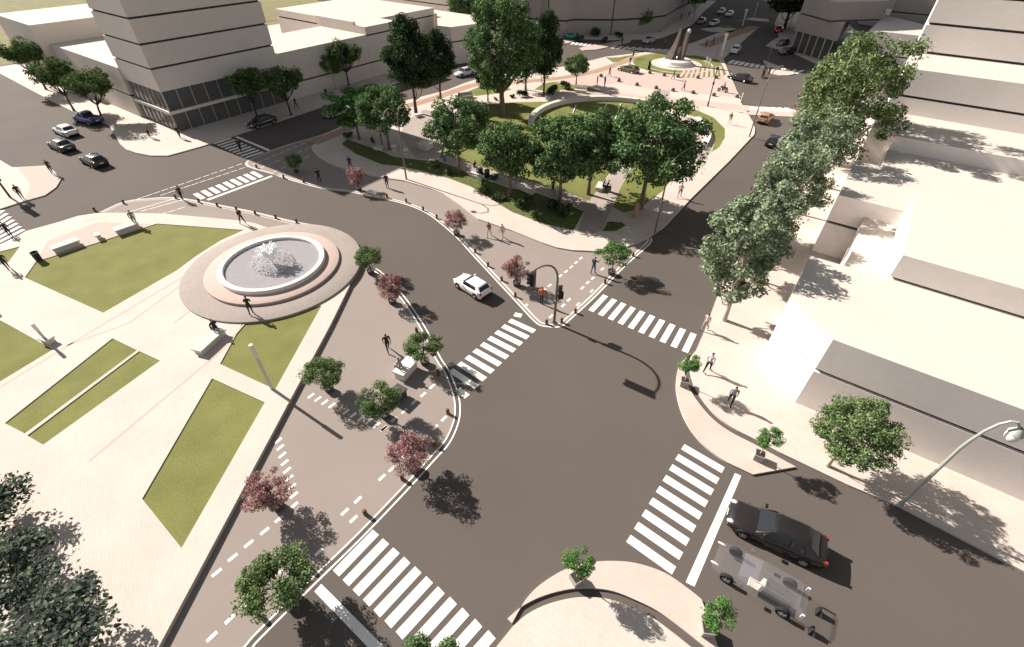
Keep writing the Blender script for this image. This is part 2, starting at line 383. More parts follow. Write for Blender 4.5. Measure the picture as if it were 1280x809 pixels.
sheet('park_lawn', [(556, 192), (572, 200), (596, 207), (640, 220), (705, 239), (737, 251), (768, 208), (809, 138), (808, 131), (775, 126), (742, 125), (715, 127), (690, 127), (640, 128), (616, 130), (591, 134), (572, 152), (560, 175)], M['lawn2'])
sheet('park_lawn', [(775, 236), (766, 259), (780, 266), (797, 262), (827, 240), (850, 212), (845, 195), (820, 180), (805, 180)], M['lawn2'])
sheet('park_lawn', [(831, 127), (850, 130), (867, 136), (892, 147), (906, 161), (906, 172), (899, 184), (890, 190), (894, 175), (888, 163), (870, 147), (850, 139), (828, 134)], M['lawn2'])
sheet('park_lawn', [(752, 289), (762, 277), (778, 278), (782, 282), (770, 289)], M['hedge_ground'])
sheet('park_lawn', [(575, 118), (600, 108.5), (625, 106.5), (640, 112), (622, 117), (595, 120)], M['lawn2'])
sheet('park_lawn', [(668, 112), (680, 104), (712, 100), (722, 106), (760, 116), (735, 119), (700, 116)], M['lawn2'])
sheet('park_lawn', [(757, 72), (772, 72), (800, 67), (790, 70.5), (772, 77.5), (766, 78)], M['lawn2'])
sheet('gravel_path', [(506, 152), (530, 137), (545, 140), (560, 150), (556, 190), (572, 199.5), (596, 206.5), (640, 219.5), (705, 238.5), (737, 250.5), (731, 263), (700, 251), (667, 239), (636, 234), (611, 225), (586, 216), (571, 208), (549, 201), (520, 198), (500, 170)], M['gravel'])
sheet('axis_path', [(722, 287), (731, 263.5), (737, 251.5), (769, 209), (809.5, 139), (809, 129), (818, 112), (825, 93), (845, 95), (838, 113), (834, 127), (826, 137), (775, 235), (765, 259), (752, 288), (735, 296)], M['gravel'], .008)
sheet('raised_street', [(694, 103), (716, 99), (747, 91.5), (770, 84), (800, 90), (905, 97), (914, 101), (926, 122), (890, 118.5), (841, 114), (818, 111.5), (770, 104), (730, 108)], M['pink'], .012)
sheet('pink_band', [(700, 112.5), (760, 115), (808, 120.5), (806, 124), (760, 119), (700, 117)], M['pink'], .016)
sheet('pink_band', [(833, 122), (870, 125), (933, 132), (936, 139), (880, 132), (830, 127)], M['pink'], .016)
sheet('gravel_path', [(871, 147.5), (888, 163.5), (893.5, 175), (889, 190), (872, 205), (868, 180), (862, 160), (852, 146)], M['gravel'], .008)
# monument lawn: rings and strips
MC = (-38.4, 112.2)
def ring(name, c, r0, r1, z, m, a0=0, a1=360, n=48, kind='structure'):
    b = MB(); i, o_ = arc(c, r0, a0, a1, n), arc(c, r1, a0, a1, n)
    b.add([(x, y, z) for x, y in i + o_], [(k, k + 1, n + 2 + k, n + 1 + k) for k in range(n)])
    o = up(b.obj(name, m)); o['kind'] = kind; return o
ring('monument_lawn', MC, 5.3, 9.0, ZK + .02, M['lawn2'])
ring('monument_paving', MC, 3.5, 5.3, ZK + .02, M['cream'])
ring('monument_paving', MC, 7.2, 7.6, ZK + .024, M['cream'], -120, 60, 24)
sl_l = [(846, 97.5), (859, 80), (866, 69), (898, 74.5), (903, 82), (908, 93), (900, 96), (872, 97)]
sheet('monument_lawn', sl_l, M['lawn2'], .016)
b = MB()
for k in range(9):
    a, c_ = (850 + 6.6 * k, 97.2 - .05 * k), (862 + 4.6 * k, 79 - .4 * k)
    strip(b, PP([a, (a[0] * .35 + c_[0] * .65, a[1] * .35 + c_[1] * .65)], ZK), .55, ZK + .028)
o = up(b.obj('paving_strip', M['pink'])); o['kind'] = 'structure'
# far pavements and traffic islands
slab('far_island', PP([(724.5, 60), (729, 62.8), (745, 62), (768, 57), (788, 52), (789, 49.5), (760, 53.5), (735, 57)], ZK), 0, ZK, M['pink'], (), M['kerb'])
slab('far_pavement', PP([(636, 52), (655, 54.5), (700, 54.5), (710, 54), (719, 50.5), (700, 49), (660, 48), (636, 45)], ZK), 0, ZK, M['pink'], (), M['kerb'])
slab('far_pavement', PP([(640, 44.5), (664, 46), (716, 48), (765, 49.5), (805, 49), (826, 47.5), (850, 38), (866, 30), (880, 14), (895, 1), (870, 0), (850, 24), (836, 33), (826, 40), (763, 44), (716, 44), (664, 43)], ZK), 0, ZK, M['walk'], (), M['kerb'])
slab('far_island', PP([(954, 75), (958, 83), (965, 92), (975, 94), (986, 94), (993, 92.5), (993, 90), (985, 87), (972, 82)], ZK), 0, ZK, M['walk'], (), M['kerb'])
slab('far_pavement', PP([(957.5, 57), (965, 51), (974, 46), (968, 30), (975, 14), (1010, 8), (1060, 30), (1110, 70), (1080, 100), (1040, 90), (1021, 80), (1005, 72), (991, 66)], ZK), 0, ZK, M['walk'], (), M['kerb'])
slab('far_island', PP([(876, 36), (905, 33), (925, 37), (918, 41), (900, 40), (884, 38.5)], ZK), 0, ZK, M['walk'], (), M['kerb'])
sheet('far_island_lawn', [(898, 33), (912, 30.5), (917, 33), (914, 35), (902, 35)], M['lawn2'], .01)
slab('far_island', PP([(922, 26), (932, 24), (945, 26), (962, 27), (960, 24), (940, 22)], ZK), 0, ZK, M['walk'], (), M['kerb'])
sheet('raised_crossing', [(934, 143.5), (928, 131.5), (990, 136.5), (1012, 140), (1012, 147)], M['pink'], .02, 0.0)

# ------------------------------------------------------------------ painted markings
def crosswalk(a0, b0, a1, b1, n, wd, z=0.0, name='crosswalk', extra=()):
    A0, B0, A1, B1 = [Vector(P(*q)) for q in (a0, b0, a1, b1)]; b = MB()
    for k in range(n):
        t = k / (n - 1); strip(b, [tuple(A0.lerp(A1, t)), tuple(B0.lerp(B1, t))], wd, .009 + z)
    for q in extra: strip(b, PP(q), wd, .009 + z)
    o = up(b.obj(name, M['paint'])); o['kind'] = 'structure'
crosswalk((469.8, 665.5), (420, 717), (615, 793), (560, 855), 11, .5)
crosswalk((637, 400.5), (668, 414.5), (563.5, 463), (596, 484), 9, .5, extra=([(643, 393), (652, 395)], [(572, 487), (584, 496)]))
crosswalk((757, 369.5), (738.5, 389), (867, 417), (856, 440), 10, .48)
crosswalk((853.5, 558.5), (904, 588), (785.5, 673), (842.5, 713.5), 9, .5)
crosswalk((244, 242), (254, 248.5), (314.5, 215), (327, 221.5), 9, .55)
crosswalk((267, 180), (289, 173), (306.5, 197.5), (329, 190), 9, .5)
crosswalk((-14, 261), (0, 262), (0, 304), (26, 289), 2, .4) if False else None
b = MB()
for k in range(8): strip(b, PP([(-20, 281 + 5.2 * k), (4 + 4.3 * k, 263 + 4.0 * k)]), .45, .009)
o = up(b.obj('crosswalk', M['paint'])); o['kind'] = 'structure'
crosswalk((717, 52.8), (714.5, 55.5), (745, 55), (739, 58.5), 6, .7)
crosswalk((770, 57.5), (765, 60.5), (834, 62), (818, 64.5), 9, .8)
crosswalk((917.5, 75.5), (911, 79.5), (954, 82), (952, 86), 7, .8)
crosswalk((931, 133.5), (938, 137.5), (983, 135), (986, 140), 7, .8, .016)
crosswalk((975, 85.5), (982, 90), (1004, 88), (994, 92), 4, .7)
def bar(quad, z=.009):
    b = MB(); b.add([(*P(*q), z) for q in quad], [(0, 1, 2, 3)]); o = up(b.obj('stop_line', M['paint'])); o['kind'] = 'structure'
bar([(918.7, 591.5), (926.5, 595), (868, 733.5), (857, 728)])
bar([(393, 739.5), (401.6, 730), (560, 888), (545, 898)])
bar([(294, 171.5), (297, 170.5), (338, 187.5), (335, 189)])
bar([(258, 249.5), (261, 250.6), (341, 220.8), (339, 219.6)])
bd = MB()
def dash(c, d, L=.5, wd=.19, z=.012):
    c = Vector(P(*c)); d = Vector(d).normalized() * L / 2; strip(bd, [tuple(c - d), tuple(c + d)], wd, z)
def pdir(a, b_): return Vector(P(*b_)) - Vector(P(*a))
D1 = [(388.7, 495), (397.5, 499), (406, 503), (415, 507), (432.5, 515), (441.7, 519), (451, 523.5), (461, 527), (470.7, 531.5), (480, 536)]
dg = pdir((540, 483.5), (480, 536))
dsh = pdir((388, 500), (397, 493))
for q in D1: dash(q, pdir((q[0] - 4, q[1] + 3), (q[0] + 4, q[1] - 3)), .52, .19)
for q in [(540, 483.5), (529, 493.5), (517.5, 503), (505.5, 514), (492.5, 524.5), (480, 535.5)]: dash(q, dg)
for q in [(555, 523.5), (544, 534.5), (531, 546.5), (520, 557), (503, 573), (490, 586), (477.5, 597), (447.5, 625), (431, 640), (399, 690), (442, 649), (307.5, 755), (287.5, 774), (265, 796), (350, 715)]: dash(q, dg)
for q in [(348, 551), (350.5, 559.5), (353, 569), (356, 578.5), (359, 588), (361.7, 598), (365, 608.5), (367.5, 619), (367.5, 632), (349, 649), (331, 664), (311, 680), (291, 697), (271, 716)]: dash(q, pdir((q[0] - 4, q[1] + 3.3), (q[0] + 4, q[1] - 3.3)))
rA = [(726, 323), (720, 328.5), (714, 334), (707.5, 339.6), (700.6, 345), (687, 357), (680, 363), (657.5, 382)]
rB = [(753, 336.5), (741, 348), (734.6, 353.5), (728, 360), (711, 375), (704, 382), (689, 395.6), (739.6, 364), (722.5, 380.6)]
dI = pdir((680, 363), (726, 323))
for q in rA + rB: dash(q, dI, .5, .2)
for a, c_, n in (((175, 248), (299, 206), 13), ((205, 243), (312, 207.5), 12), ((165, 264), (215, 249.5), 6), ((181, 263), (228, 250), 6), ((203, 267.5), (226, 260.5), 3), ((316, 206), (388, 176), 9), ((328, 209), (384, 186), 7), ((345, 214), (383, 197), 5)):
    for k in range(n):
        t = k / (n - 1); dash((a[0] + (c_[0] - a[0]) * t, a[1] + (c_[1] - a[1]) * t), pdir(a, c_), .8, .10)
o = up(bd.obj('dashed_marking', M['paint'])); o['kind'] = 'structure'

# ================================================================== BUILDINGS
def wallring(b, poly, z0, z1, mi=0):
    n = len(poly); b.add([(x, y, z0) for x, y in poly] + [(x, y, z1) for x, y in poly], [(k, (k + 1) % n, n + (k + 1) % n, n + k) for k in range(n)], mi)
def ledge(b, o_, i, z, mi=0):
    n = len(o_); b.add([(x, y, z) for x, y in o_] + [(x, y, z) for x, y in i], [(k, (k + 1) % n, n + (k + 1) % n, n + k) for k in range(n)], mi)
def block(root, poly, z0, z1, slits=(), m='wall', gap=.26, dep=.22, mroof='roof'):
    poly = ccw(poly); ins = inset(poly, dep); b = MB(); g = MB(); z = z0
    for s in slits:
        wallring(b, poly, z, s); ledge(b, poly, ins, s); wallring(g, ins, s, s + gap); z = s + gap; ledge(b, poly, ins, z)
    wallring(b, poly, z, z1)
    b.obj('wall', M[m], root)
    if slits: g.obj('shadow_gap', M['gap'], root)
    r = MB(); vs, tr = tess([poly]); r.add([(v.x, v.y, z1) for v in vs], tr); up(r.obj('roof', M[mroof], root))
def rect(u0, u1, v0, v1): return [(u0, v0), (u1, v0), (u1, v1), (u0, v1)]
# corner tower with two glazed floors
t = thing('office_tower', 'tall plain grey tower with dark floor lines over a glazed base on the corner', 'tower', (0, 0, 0))
TU0, TU1, TV0, TV1 = -93.2, -81.8, 29.15, 47.75
tp = rect(TU0, TU1, TV0, TV1)
b = MB(); ledge(b, tp, inset(tp, .3), 5.67); b.obj('soffit', M['wall'], t)
block(t, tp, 5.67, 22.95, (8.45, 11.4, 14.35, 17.25, 20.1))
gl = MB(); wallring(gl, inset(tp, .25), .13, 2.62); wallring(gl, inset(tp, .25), 3.02, 5.67); gl.obj('glass', M['glass'], t)
fs = MB(); wallring(fs, inset(tp, -.12), 2.62, 3.02); ledge(fs, inset(tp, -.12), inset(tp, .3), 3.02); ledge(fs, inset(tp, -.12), inset(tp, .3), 2.62); fs.obj('floor_slab', M['wall'], t)
for z0, z1 in ((.13, 2.62), (3.02, 5.67)):
    for k in range(10):
        v = TV0 + .1 + k * 2.0
        if v > TV1 - .2: break
        MB().box((TU1 - .16, v, (z0 + z1) / 2), (.14, .09 if k else .2, z1 - z0)).obj('mullion', M['mullion'], t)
    for k in range(1, 8):
        MB().box((TU1 - .3 - k * 1.45, TV0 + .17, (z0 + z1) / 2), (.07, .12, z1 - z0)).obj('mullion', M['mullion'], t)
pc = MB().cyl((TU1 - .5, TV0 + 4.6, .13), .16, 2.5, 12).obj('column', M['mullion'], t)
# low blocks left of the tower
t = thing('low_building', 'long low pale building with a flat white roof beside the tower', 'building', (0, 0, 0))
block(t, rect(-119.2, -93.22, 29.0, 47), .13, 7.2, (3.15,))
t = thing('low_building', 'taller plain white roofed block ending the low row by the dry field', 'building', (0, 0, 0))
block(t, rect(-136.5, -119.2, 27.7, 48), .13, 10.1, (3.3,))
# middle blocks on the shaded street
t = thing('stepped_building', 'wide stepped white roofed block between the tower and the dark conifers', 'building', (0, 0, 0))
block(t, rect(-95, -81.78, 47.77, 66.6), .13, 7.3, (2.5,))
block(t, [(-112, 68.3), (-96.1, 68.3), (-96.1, 66.65), (-81.8, 66.65), (-81.8, 74.5), (-86.5, 74.5), (-86.5, 90), (-112, 90)], .13, 8.5, (2.5, 7.0))
b = MB(); b.box((-90.5, 66.9, 8.75), (11, .5, .5)).obj('parapet', M['wall'], t)
t = thing('corner_block', 'small white roofed building with a notched corner beyond the two dark conifers', 'building', (0, 0, 0))
p3 = PP([(563.5, 34), (547, 32), (546, 17), (519, 14), (520, 9), (590, 19), (630, 25)], 7.0)
block(t, p3, .13, 7.0, (4.2,))
t = thing('background_building', 'plain tan building with dark line standing behind the white roofs', 'building', (0, 0, 0))
block(t, rect(-150, -92, 112, 125), .13, 13, (5, 9))
# big curved building at the back
t = thing('curved_building', 'huge shaded building with curved bays and dark floor lines at the far edge', 'building', (0, 0, 0))
cb = PP([(600, 36), (658, 41.5), (664, 43.5)]) + PP([(676, 43), (684, 45), (706, 46.5), (716, 44.5)]) + PP([(763, 45), (800, 43), (829, 39), (843, 29), (868, 16)])
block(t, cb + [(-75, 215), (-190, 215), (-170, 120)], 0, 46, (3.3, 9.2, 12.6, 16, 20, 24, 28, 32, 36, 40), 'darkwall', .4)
lb = MB(); lb.tube([(*cb[4], z) for z in (0, 40)], .12); lb.tube([(*cb[7], z) for z in (0, 40)], .12); lb.obj('downpipe', M['black'], t)
for k, z in enumerate((8.9, 12.3)):
    bp = arc(((cb[3][0] + cb[6][0]) / 2, (cb[3][1] + cb[6][1]) / 2 + .6), 3.4, 190, 340, 10)
    q = MB(); wallring(q, bp, z, z + .5); vs, tr = tess([ccw(bp)]); q.add([(v.x, v.y, z + .5) for v in vs], tr); q.add([(v.x, v.y, z) for v in vs], tr); q.obj('balcony', M['darkwall'], t)
# right hand blocks
t = thing('courtyard_building', 'wide low white building with a notch cut into its roof edge and an upper storey', 'building', (0, 0, 0))
block(t, [(.22, 31.7), (3.3, 28.83), (60, 28.83), (60, 65.53), (2.6, 65.53), (2.6, 60), (.2, 60), (.2, 50.4), (5.4, 50.4), (5.4, 38.16), (.22, 38.0)], .13, 6.04, (3.24,), m='palewall')
block(t, rect(2.85, 5.38, 38.2, 50.38), .13, 4.66, m='palewall')
block(t, rect(5.3, 60.2, 38.14, 49.14), 6.04, 8.0, (6.06,), gap=.2, m='palewall')
t = thing('stepped_tower', 'tall stepped pale building with long dark floor lines behind the bushy street trees', 'building', (0, 0, 0))
block(t, rect(2.65, 60, 65.55, 74.4), .13, 7.5, m='palewall')
block(t, rect(.75, 60, 74.36, 83.6), .13, 12.1, (9.2,), m='palewall')
block(t, rect(.75, 60, 83.57, 100), .13, 23, (12.15, 15.1, 18.0, 20.9), m='palewall')
block(t, rect(.3, 2.63, 67.2, 74.34), .13, 7.4, m='palewall')
block(t, rect(.3, 2.6, 60.6, 67.1), .13, 3.0, m='palewall')
t = thing('angled_building', 'white building set at an angle, with a dark line round its sunlit wall', 'building', (0, 0, 0))
aq = PP([(1096, 44), (1141, 58), (1163, 34), (1180, 20), (1108, 24)], 3.2)
block(t, [aq[0], aq[1], (1.0, aq[2][1]), (1.0, 130), (aq[4][0], 130)], .13, 7.2, (3.2,), m='palewall')
t = thing('market_hall', 'dark low building with a heavy overhanging top storey and glazed front, at the avenue corner', 'building', (0, 0, 0))
mh = PP([(998, 47), (1040, 62), (1062, 40), (1050, 22), (1004, 24)], 3)
lo = PP([(992, 38), (1046, 52), (1060, 33), (1050, 12), (1003, 14)], 4.2)
hi = PP([(1000, 17), (1038, 27), (1100, 25), (1100, 8), (1030, 4)], 7.4)
block(t, inset(lo, 1.0), .13, 4.2, (), 'glass')
for k in range(6):
    f_ = .08 + k * .17; e0, e1 = Vector(lo[0]), Vector(lo[1]); q = e0.lerp(e1, f_); MB().cyl((q.x, q.y, .13), .13, 4.1, 8).obj('column', M['mullion'], t)
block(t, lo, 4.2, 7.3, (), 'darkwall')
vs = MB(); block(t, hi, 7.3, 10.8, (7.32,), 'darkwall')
t = thing('far_block', 'small flat white block behind the market hall roof', 'building', (0, 0, 0))
block(t, PP([(1084, 5), (1120, 9), (1136, -6), (1080, -8)], 5), .13, 7.4, (3.5,))
t = thing('far_block', 'small sunlit roof between the angled white building and the dark hall', 'building', (0, 0, 0))
block(t, PP([(1107, 20), (1137, 19), (1140, 13), (1108, 11)], 5), .13, 5.0)
t = thing('far_block', 'shaded tall wall behind the angled white building, beside the stepped tower', 'building', (0, 0, 0))
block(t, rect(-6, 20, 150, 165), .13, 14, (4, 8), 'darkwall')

# ================================================================== TREES
def leafcloud(rg, centres, radii, per, size, flat=.8, out=.55):
    per = max(8, int(per * .8))
    n = len(centres) * per
    cc = np.repeat(np.array(centres), per, 0); rr = np.repeat(np.array(radii), per)
    d = rg.normal(size=(n, 3)); d /= np.linalg.norm(d, axis=1)[:, None]
    rad = rr * rg.uniform(.2, 1.0, n) ** .5 * np.where(rg.uniform(0, 1, n) < .12, rg.uniform(1.0, 1.5, n), 1.0)
    off = d * rad[:, None]; off[:, 2] *= flat
    p = cc + off
    nn = d * out + np.array([0, 0, .45]) + rg.normal(size=(n, 3)) * .55; nn /= np.linalg.norm(nn, axis=1)[:, None]
    a = np.cross(nn, rg.normal(size=(n, 3))); a /= np.linalg.norm(a, axis=1)[:, None]
    b_ = np.cross(nn, a)
    s = size * rg.uniform(.6, 1.25, n)[:, None]
    q = np.stack([p - a * s * .62, p - b_ * s * .34 + nn * s * .1, p + a * s * .62, p + b_ * s * .34 + nn * s * .1], 1)
    return q.reshape(-1, 3)
def quads(name, v, m):
    me = bpy.data.meshes.new(name); n = len(v) // 4
    me.vertices.add(len(v)); me.vertices.foreach_set('co', v.astype(np.float32).ravel())
    me.loops.add(len(v)); me.loops.foreach_set('vertex_index', np.arange(len(v), dtype=np.int32))
    me.polygons.add(n); me.polygons.foreach_set('loop_start', np.arange(0, len(v), 4, dtype=np.int32))
    me.update(calc_edges=True); me.materials.append(m); return me
def tree_proto(seed, h, r, rz, base, n, cr_, per, size, leaf, bark, tr=.16, shape='round', limbs=12, lean=(0, 0), low=-.75, fork=None):
    """trunk + crown meshes for a tree of height h, crown radius r, crown half height rz"""
    rg = np.random.default_rng(seed); rr = random.Random(seed)
    cz = h - rz; cs = []; rads = []
    amp = [rr.uniform(.86, 1.1) for _ in range(7)]
    while len(cs) < n:
        q = rg.normal(size=3); q /= np.linalg.norm(q); k = rg.uniform(.35, 1.0) ** .6
        q = q * k
        if q[2] < low: continue
        ang = (math.atan2(q[1], q[0]) / (2 * math.pi) + .5) * 7; i = int(ang) % 7; f_ = ang - int(ang)
        w = amp[i] * (1 - f_) + amp[(i + 1) % 7] * f_
        if shape == 'column': w *= 1.05 - .55 * max(0, q[2]) ** 1.5
        if shape == 'cone': w *= (1 - q[2]) * .75 + .1
        if shape == 'flat' : q[2] = round(q[2] * 1.6) / 1.6
        if shape == 'vase': w *= .8 + .35 * q[2] if q[2] < .4 else 1
        cs.append((q[0] * r * w * .86 + lean[0], q[1] * r * w * .86 + lean[1], cz + q[2] * rz * .86)); rads.append(cr_ * rr.uniform(.65, 1.25))
    v = leafcloud(rg, cs, rads, per, size, .45 if shape == 'flat' else .8)
    crown = quads('crown', v, leaf)
    b = MB(); fk = base if fork is None else fork
    top = cz + rz * (.5 if shape in ('round', 'flat', 'column', 'cone') else -.2)
    pts = []; N = 6
    for k in range(N + 1):
        t = k / N; z = t * (top if fork is None else fk)
        pts.append((lean[0] * t * t * (1 if fork is None else .4) + rr.uniform(-.05, .05) * h * .1 * t, lean[1] * t * t * (1 if fork is None else .4) + rr.uniform(-.05, .05) * h * .1 * t, z))
    rad = [tr * (1.25 if k == 0 else 1 - .75 * k / N if fork is None else 1 - .3 * k / N) for k in range(N + 1)]
    b.tube(pts, rad, 8)
    order = sorted(range(n), key=lambda i: cs[i][2])
    for j in range(limbs):
        c = Vector(cs[order[int(j * (n - 1) / max(1, limbs - 1))]])
        s = Vector(pts[-1]) if fork is not None else Vector(pts[min(N, max(1, int(N * (base + (c.z - base) * .35) / top)))])
        mid = s.lerp(c, .5) + Vector((rr.uniform(-.1, .1) * r, rr.uniform(-.1, .1) * r, (-.06 if fork is None else .02) * h))
        if fork is not None: mid = s.lerp(c, .45) + Vector(((c.x - s.x) * .08, (c.y - s.y) * .08, -.03 * h))
        b.tube([s, mid, c], [tr * .5, tr * .3, tr * .1], 5)
    return b.mesh('trunk', bark, True, 60), crown
PROTO = {}
PROTO['park_a'] = tree_proto(11, 8.6, 4.2, 3.3, 2.2, 70, .85, 210, .27, M['leaf_mid'], M['bark'], .2)
PROTO['park_b'] = tree_proto(12, 8.6, 4.3, 3.1, 2.3, 70, .85, 210, .27, M['leaf_mid'], M['bark'], .2, low=-.75)
PROTO['park_big'] = tree_proto(13, 11.2, 5.6, 4.4, 2.4, 95, 1.0, 210, .30, M['leaf_mid'], M['bark'], .26, low=-.75)
PROTO['layered'] = tree_proto(14, 7.4, 3.9, 3.0, 1.8, 66, 1.0, 170, .28, M['leaf_green'], M['bark'], .18, 'flat')
PROTO['giant'] = tree_proto(15, 17, 6.6, 6.8, 3.6, 130, 1.2, 170, .38, M['leaf_mid'], M['bark'], .5, 'round', 20, (0, 0), -.9, 3.4)
PROTO['dark_column'] = tree_proto(16, 14.2, 4.3, 6.0, 2.6, 150, 1.05, 150, .34, M['leaf_dark'], M['barkdark'], .24, 'column')
PROTO['vase_a'] = tree_proto(17, 7.8, 4.3, 2.3, 2.2, 64, .8, 160, .27, M['leaf_vase'], M['barkdark'], .17, 'vase', 16, (-.7, .4), -.55, 2.3)
PROTO['vase_b'] = tree_proto(18, 7.6, 3.9, 2.3, 2.2, 60, .8, 160, .27, M['leaf_vase'], M['barkdark'], .16, 'vase', 16, (.3, .3), -.55, 2.2)
PROTO['tall_blue'] = tree_proto(19, 12.2, 3.6, 5.1, 2.8, 72, .80, 200, .27, M['leaf_blue'], M['barkpale'], .2, 'round', 16, (-.5, .3), -.95)
PROTO['tall_blue_b'] = tree_proto(20, 13.6, 4.3, 5.2, 2.8, 78, .90, 210, .28, M['leaf_blue'], M['barkpale'], .22, 'round', 16, (-.4, .2), -.95, 4.5)
PROTO['tall_olive'] = tree_proto(21, 17.0, 6.1, 7.2, 2.6, 105, 1.0, 230, .27, M['leaf_olive'], M['barkpale'], .3, 'round', 22, (.2, 0), -.98, 4.4)
PROTO['small_green'] = tree_proto(22, 2.6, 1.55, 1.05, .5, 70, .30, 190, .088, M['leaf_soft'], M['bark'], .06, 'round', 12)
PROTO['small_green_b'] = tree_proto(23, 2.6, 1.5, 1.1, .5, 70, .30, 190, .088, M['leaf_soft'], M['bark'], .06, 'round', 12)
PROTO['small_flat'] = tree_proto(24, 2.6, 1.7, .8, .7, 34, .40, 140, .13, M['leaf_green'], M['bark'], .06, 'flat', 10)
PROTO['small_red'] = tree_proto(25, 2.5, 1.3, 1.05, .5, 52, .30, 130, .09, M['leaf_red'], M['barkdark'], .05, 'round', 20)
PROTO['small_red_b'] = tree_proto(26, 2.5, 1.35, 1.0, .5, 52, .30, 130, .09, M['leaf_red'], M['barkdark'], .05, 'round', 20)
PROTO['sapling'] = tree_proto(27, 2.3, .85, .70, 1.0, 44, .20, 120, .075, M['leaf_green'], M['barkpale'], .035, 'round', 8)
PROTO['fir'] = tree_proto(28, 2.5, .7, 1.0, .5, 30, .26, 100, .10, M['leaf_mid'], M['bark'], .04, 'cone', 10)
PROTO['round'] = tree_proto(29, 5.6, 2.6, 2.15, 1.3, 130, .42, 200, .115, M['leaf_soft'], M['barkpale'], .12, 'round', 14, (.25, .25), -.95)
PROTO['bigleaf'] = tree_proto(30, 7.4, 4.2, 2.4, 2.6, 60, 1.05, 64, .36, M['leaf_grey'], M['bark'], .22, 'round', 14, (0, 0), -.6)
PROTO['pale'] = tree_proto(31, 9, 4.2, 2.8, 2.5, 44, 1.2, 80, .6, M['leaf_mid'], M['barkpale'], .2, 'vase', 12, (0, 0), -.5, 3.0)
def bush_mesh(seed, r, h, leaf, n=14, per=60, size=.28):
    rg = np.random.default_rng(seed); cs = []; ra = []
    for k in range(n):
        a, q = rg.uniform(0, 6.283), rg.uniform(0, 1) ** .5 * r * .7
        cs.append((math.cos(a) * q, math.sin(a) * q, h * rg.uniform(.3, .72))); ra.append(r * .38 * rg.uniform(.7, 1.2))
    v = leafcloud(rg, cs, ra, per, size); v[:, 2] = np.maximum(v[:, 2], .01)
    return quads('foliage', v, leaf)
BUSH = {k: bush_mesh(40 + i, *a) for i, (k, a) in enumerate(dict(mid=(.9, 1.0, M['leaf_mid']), dark=(1.2, 1.3, M['leaf_dark']), olive=(.8, .8, M['leaf_olive']), red=(.8, .9, M['leaf_red'])).items())}
def tree(kind, name, label, xy, z=0.0, sc=1.0, rz=0.0, group=None, planter=None, cat='tree', hz=1.0):
    t = thing(name, label, cat, (*xy, z), rz, group, (sc, sc, sc * hz))
    a, c = PROTO[kind]; zo = 0
    if planter:
        b = MB()
        if planter == 'square':
            b.box((0, 0, .27), (.52, .52, .54), .3, 0, 1.12); b.box((0, 0, .535), (.5, .5, .02), .3, 1); zo = .5
            b.obj('planter', [M['planter'], M['soil']], t)
        else:
            b.lathe([(.0001, 0), (.28, 0), (.36, .42), (.31, .42), (.29, .36), (.0001, .36)], (0, 0, 0), 18); zo = .34
            b.obj('planter', M['planterdark'], t, True)
    o = link('trunk', a, t); o.location.z = zo; o = link('crown', c, t); o.location.z = zo
    return t
# street front, left
tree('vase_a', 'street_tree', 'dark spreading tree farthest from the glass tower on the bright pavement', P(58, 112, ZK), ZK, 1.08, .4, 'trees in front of the low buildings')
tree('vase_b', 'street_tree', 'dark spreading tree in the middle of the three beside the blue pickup', P(93, 139, ZK), ZK, 1.02, 2.0, 'trees in front of the low buildings')
tree('vase_a', 'street_tree', 'dark forked tree nearest the glass tower, behind the blue pickup', P(129, 150, ZK), ZK, .95, 4.4, 'trees in front of the low buildings')
tree('vase_b', 'street_tree', 'shaded dark tree against the tower glass by the pale parked car', P(322, 148, ZK), ZK, .95, 1.0, 'trees on the shaded pavement')
tree('vase_a', 'street_tree', 'shaded tree at the end of the tower wall', P(364, 144, ZK), ZK, .95, 3.0, 'trees on the shaded pavement')
tree('vase_b', 'street_tree', 'rounded tree with sunlit top before the stepped white building', P(436, 107, ZK), ZK, 1.0, 5.0, 'trees on the shaded pavement')
tree('sapling', 'street_tree', 'thin young tree with a bare stem beside the rounded one', P(420, 111, ZK), ZK, 2.5, 0, 'trees on the shaded pavement')
tree('dark_column', 'conifer', 'tall dark conifer on the cycle path, nearer the shaded street', P(520, 141, ZK), ZK, 1.0, 0, 'dark tall trees')
tree('dark_column', 'conifer', 'shorter dark conifer behind the tallest pair of the park edge', P(551, 124, ZK), ZK, .78, 2, 'dark tall trees')
tree('dark_column', 'conifer', 'tall narrow dark tree beside the giant park tree', P(679.5, 121, ZK), ZK, .95, 4, 'dark tall trees').scale = (.72, .72, .95)
tree('giant', 'park_tree', 'giant full green tree with a thick trunk in the park lawn', P(627.5, 144, ZK), ZK, 1.0, 0)
tree('dark_column', 'park_tree', 'slim dark young tree on the cream path beside the giant tree', P(610, 127, ZK), ZK, .5, 1, 'dark tall trees')
tree('park_a', 'park_tree', 'lighter tree half hidden between the giant tree and the narrow dark tree', P(657, 112, ZK), ZK, .95, 1.4)
tree('layered', 'park_tree', 'bright layered tree over the shaded hedge at the park tip', P(449, 174, ZK), ZK, 1.0, 0, 'trees along the park edge')
tree('park_a', 'park_tree', 'full tree beside the bright layered one at the shaded end of the park', P(487, 187, ZK), ZK, .98, 1.0, 'trees along the park edge')
tree('park_b', 'park_tree', 'rounded park tree in front of the gravel court', P(574, 216, ZK), ZK, 1.05, 2.0, 'trees along the park edge')
tree('park_a', 'park_tree', 'rounded park tree standing in the planting bed above the long kerb bend', P(637.5, 246, ZK), ZK, 1.0, 3.3, 'trees along the park edge')
tree('park_b', 'park_tree', 'broad tree over the dark bench in the planting bed', P(699, 256, ZK), ZK, 1.12, 4.0, 'trees along the park edge')
